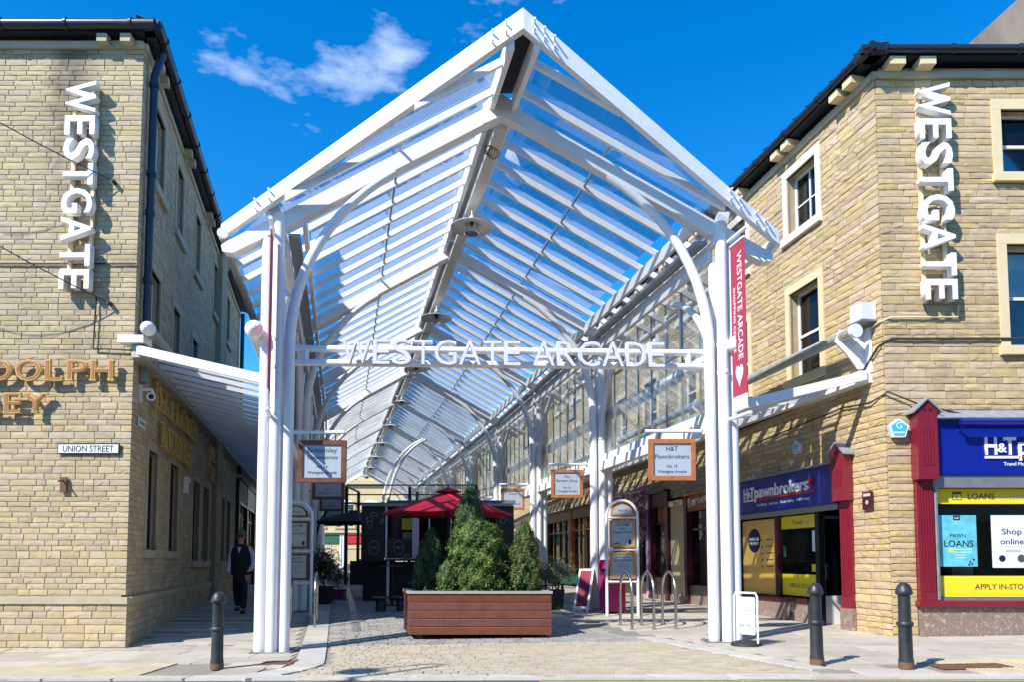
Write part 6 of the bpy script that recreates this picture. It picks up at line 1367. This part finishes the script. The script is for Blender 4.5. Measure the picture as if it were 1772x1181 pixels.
# ---------------------------------------------------------------- people
def person(x, y, H, face, label, shirt, vest, trouser, pose=0, cap=True):
    z0 = gz(x, y); P = thing('person', (x, y, z0), label, 'person'); s = H / 1.8; ca, sa = cos(face), sin(face)
    def w(p): return V(x + (p[0] * ca - p[1] * sa) * s, y + (p[0] * sa + p[1] * ca) * s, z0 + p[2] * s)     # body faces local -y
    def skin(nm, chains, m_, lvl=2):
        me = bpy.data.meshes.new(nm); vs_, es, rs = [], [], []
        for ch in chains:
            prev = None
            for it in ch:
                if isinstance(it, int): prev = it; continue
                vs_.append(w(it[:3]) - RL[P.name]); rs.append(it[3] * s)
                if prev is not None: es.append((prev, len(vs_) - 1))
                prev = len(vs_) - 1
        me.from_pydata(vs_, es, []); me.materials.append(m_); o = bpy.data.objects.new(nm, me); C.objects.link(o); o.parent = P; RL[o.name] = RL[P.name]
        md = o.modifiers.new('skin', 'SKIN'); md.use_smooth_shade = True
        for i, r in enumerate(rs): me.skin_vertices[0].data[i].radius = (r, r); me.skin_vertices[0].data[i].use_root = (i == 0)
        sb = o.modifiers.new('sub', 'SUBSURF'); sb.levels = lvl; sb.render_levels = lvl; return o
    LA = [(-.19, 0, 1.42, .062), (-.235, .03, 1.18, .052), (-.245, -.02, .98, .044), (-.25, -.06, .88, .034)]
    RA = [(.19, 0, 1.42, .062), (.27, .06, 1.18, .052), (.245, .0, .99, .044), (.19, -.07, .93, .036)]
    LLg = [(-.095, 0, .93, .10), (-.10, .06 if pose else -.02, .52, .068), (-.10, .20 if pose else .04, .13, .046)]
    RLg = [(.095, 0, .93, .10), (.10, -.08, .52, .068), (.10, -.10, .08, .046)]
    skin('body', [[(0, 0, .95, .13), (0, 0, 1.2, .13), (0, 0, 1.40, .13), (0, -.01, 1.50, .06), (0, -.02, 1.60, .065), (0, -.02, 1.68, .085), (0, -.01, 1.75, .07)], [2] + LA + [(-.25, -.08, .80, .03)], [2] + RA + [(.15, -.10, .92, .03)], [0] + LLg, [0] + RLg], SKIN)
    skin('trousers', [[(0, .0, .93, .155), (0, 0, 1.02, .15)], [0] + [(a[0], a[1], a[2], a[3] + .022) for a in LLg[1:]], [0] + [(a[0], a[1], a[2], a[3] + .022) for a in RLg[1:]]], trouser)
    skin('shirt', [[(0, 0, 1.0, .14), (0, 0, 1.2, .12), (0, 0, 1.40, .12), (0, 0, 1.50, .07)], [2] + [(a[0], a[1], a[2], a[3] + .016) for a in LA], [2] + [(a[0], a[1], a[2], a[3] + .016) for a in RA]], shirt)
    if vest:
        m = MB(); ring_ = lambda z, rx, ry, yo=0: [w((rx * cos(2 * pi * k / 20), yo + ry * sin(2 * pi * k / 20), z)) for k in range(20)]
        rs_ = [ring_(.84, .195, .15), ring_(.95, .215, .17), ring_(1.15, .215, .17), ring_(1.32, .225, .17), ring_(1.42, .22, .155), ring_(1.485, .155, .12), ring_(1.53, .085, .085, -.005)]
        m.add([p for r in rs_ for p in r], [(i_ * 20 + k, i_ * 20 + (k + 1) % 20, (i_ + 1) * 20 + (k + 1) % 20, (i_ + 1) * 20 + k) for i_ in range(6) for k in range(20)], True); g_ = m.build('gilet', vest, P)
        m = MB(); m.prism([w((-.035, -.135, 1.46)), w((.035, -.135, 1.46)), w((.0, -.15, 1.30))], w((0, -.02, 0)) - w((0, 0, 0))); m.build('collar', SHIRT, P)
    for nm, lg in (('shoe', LLg), ('shoe', RLg)):
        a = lg[-1]; zz = .035 if lg is RLg or not pose else .07
        skin(nm, [[(a[0], a[1] + .06, zz, .045), (a[0], a[1] - .04, zz, .048), (a[0] * 1.1, a[1] - .17, zz - .005, .038)]], BLACK2)
    for sg, hx, hy, hz in ((-1, -.25, -.07, .86), (1, .17, -.10, .93)):
        if sg > 0 and pose: continue
        m = MB(); m.lathe([(.02, -.02), (.038, .0), (.042, .05), (.03, .085)], w((hx, hy, hz)), 10, (0, 0, -1)); hd = m.build('hand', SKIN, P)
        for k in range(4): a = w((hx - .025 + .017 * k, hy, hz - .07)); m = MB(); m.tube([a, a + V(0, -.008, -.035), a + V(0, .004, -.065 + .006 * abs(k - 1))], [.009, .008, .006], 6); m.build('finger', SKIN, hd)
        a = w((hx, hy - .03, hz - .03)); m = MB(); m.tube([a, a + V(.01, -.02, -.03), a + V(.012, -.02, -.055)], [.011, .009, .007], 6); m.build('thumb', SKIN, hd)
    m = MB(); m.tube([w((0, -.095, 1.695)), w((0, -.125, 1.665)), w((0, -.10, 1.655))], [.010, .016, .012], 8); m.build('nose', SKIN, P)
    m = MB(); m.tube([w((-.025, -.098, 1.625)), w((0, -.103, 1.622)), w((.025, -.098, 1.625))], .006, 6); m.build('mouth', mat('lips', (.35, .12, .1), .5) if 'lp' not in _hr else _hr['lp'], P)
    for sg in (-1, 1): m = MB(); m.lathe([(.012, -.01), (.026, 0), (.012, .012)], w((sg * .088, -.01, 1.68)), 8, (1, 0, 0)); m.build('ear', SKIN, P)
    if cap:
        m = MB(); m.lathe([(.098, 0), (.10, .03), (.085, .075), (.045, .15), (.01, .108)], w((0, -.01, 1.725)), 18); m.prism([w((.09 * cos(a), -.06 - .10 * sin(a), 1.728)) for a in [pi * i / 8 for i in range(9)]], V(0, 0, .012)); m.build('cap', CAPM, P)
        m = MB()
        for sg in (-1, 1): m.lathe([(.027, -.006), (.027, .006)], w((sg * .035, -.105, 1.693)), 12, (0, 1, 0))
        m.tube([w((-.09, -.03, 1.70)), w((-.06, -.10, 1.70)), w((.06, -.10, 1.70)), w((.09, -.03, 1.70))], .005, 6); m.build('sunglasses', BLACK, P)
    else: m = MB(); m.lathe([(.092, -.04), (.10, .02), (.085, .08), (.04, .11), (.01, .115)], w((0, .01, 1.70)), 16); m.build('hair', BLACK2, P)
    return P
person(-6.07, 16.6, 1.80, .08, 'person in a dark gilet, pale sleeves, cap and sunglasses walking up the shaded lane', SHIRT, CLOTH, CLOTH, 1)
person(-6.75, 20.4, 1.72, .1, 'person in dark clothes walking just behind the one in the cap', CLOTH, None, WOODB, 0, False)

# ---------------------------------------------------------------- the street behind the photographer
sheet('far_pavement', -30, 30, -9, 3.3, 8, 4, lambda x, y: .06, FLAG)
FO = Fr((32, -9), (-1, 0), (0, 1))
for i, (u0, u1, hh, mt_, lb) in enumerate(((0, 17, 9.5, MORL, 'plain stone building across the street at the right, behind the viewpoint'), (17.2, 36, 8.5, MORR, 'plain stone building across the street directly behind the viewpoint'), (36.2, 62, 9.2, MORL, 'plain stone building across the street at the left, behind the viewpoint'))):
    t = thing('stone_building', FO.p((u0 + u1) / 2, 0, 0), lb, 'building'); ops = [(u, u + 1.2, z, z + 1.8) for z in (4.3, 7.0 if hh > 9 else 6.4) for u in [u0 + 1.2 + 3 * k for k in range(int((u1 - u0 - 2) / 3))] if z + 1.8 < hh - .2] + [(u0 + 1, u1 - 1, .7, 3.2)]
    wall_back(FO, u0, u1, 0, hh, ops, mt_, t)
    m = MB(); FO.box(m, u0, u1, 0, hh, -8, -1.2); m.build('back_wall', DARK, t)
    m = MB(); FO.box(m, u0, u1, hh, hh + .3, -8, .3); m.build('cornice', DRESS, t)
    for k in range(1, 5): m = MB(); u = u0 + 1 + (u1 - u0 - 2) * k / 5; FO.box(m, u - .1, u + .1, .7, 3.2, -.2, -.05); m.build('shop_mullion', BLACK, t)
lx, ly = -7.85, 3.1; t = thing('street_lamp', (lx, ly, .06), 'swan-necked street lamp whose curled shadow falls on the forecourt setts', 'street lamp')
m = MB(); m.tube([(lx, ly, .05), (lx, ly, 1.2), (lx, ly, 8.2)], [.09, .07, .045], 12); m.build('post', BLACK, t)
m = MB(); m.tube([V(lx - .35 + .35 * cos(pi * i / 10), ly - .1 * i / 10, 8.2 + .4 * sin(pi * i / 10)) for i in range(11)], .03, 8); m.build('swan_neck', BLACK, t)
m = MB(); m.lathe([(.04, 0), (.1, -.1), (.28, -.22), (.27, -.26), (.2, -.3)], (lx - .7, ly - .1, 8.22), 20); m.build('lamp_head', BLACK, t)
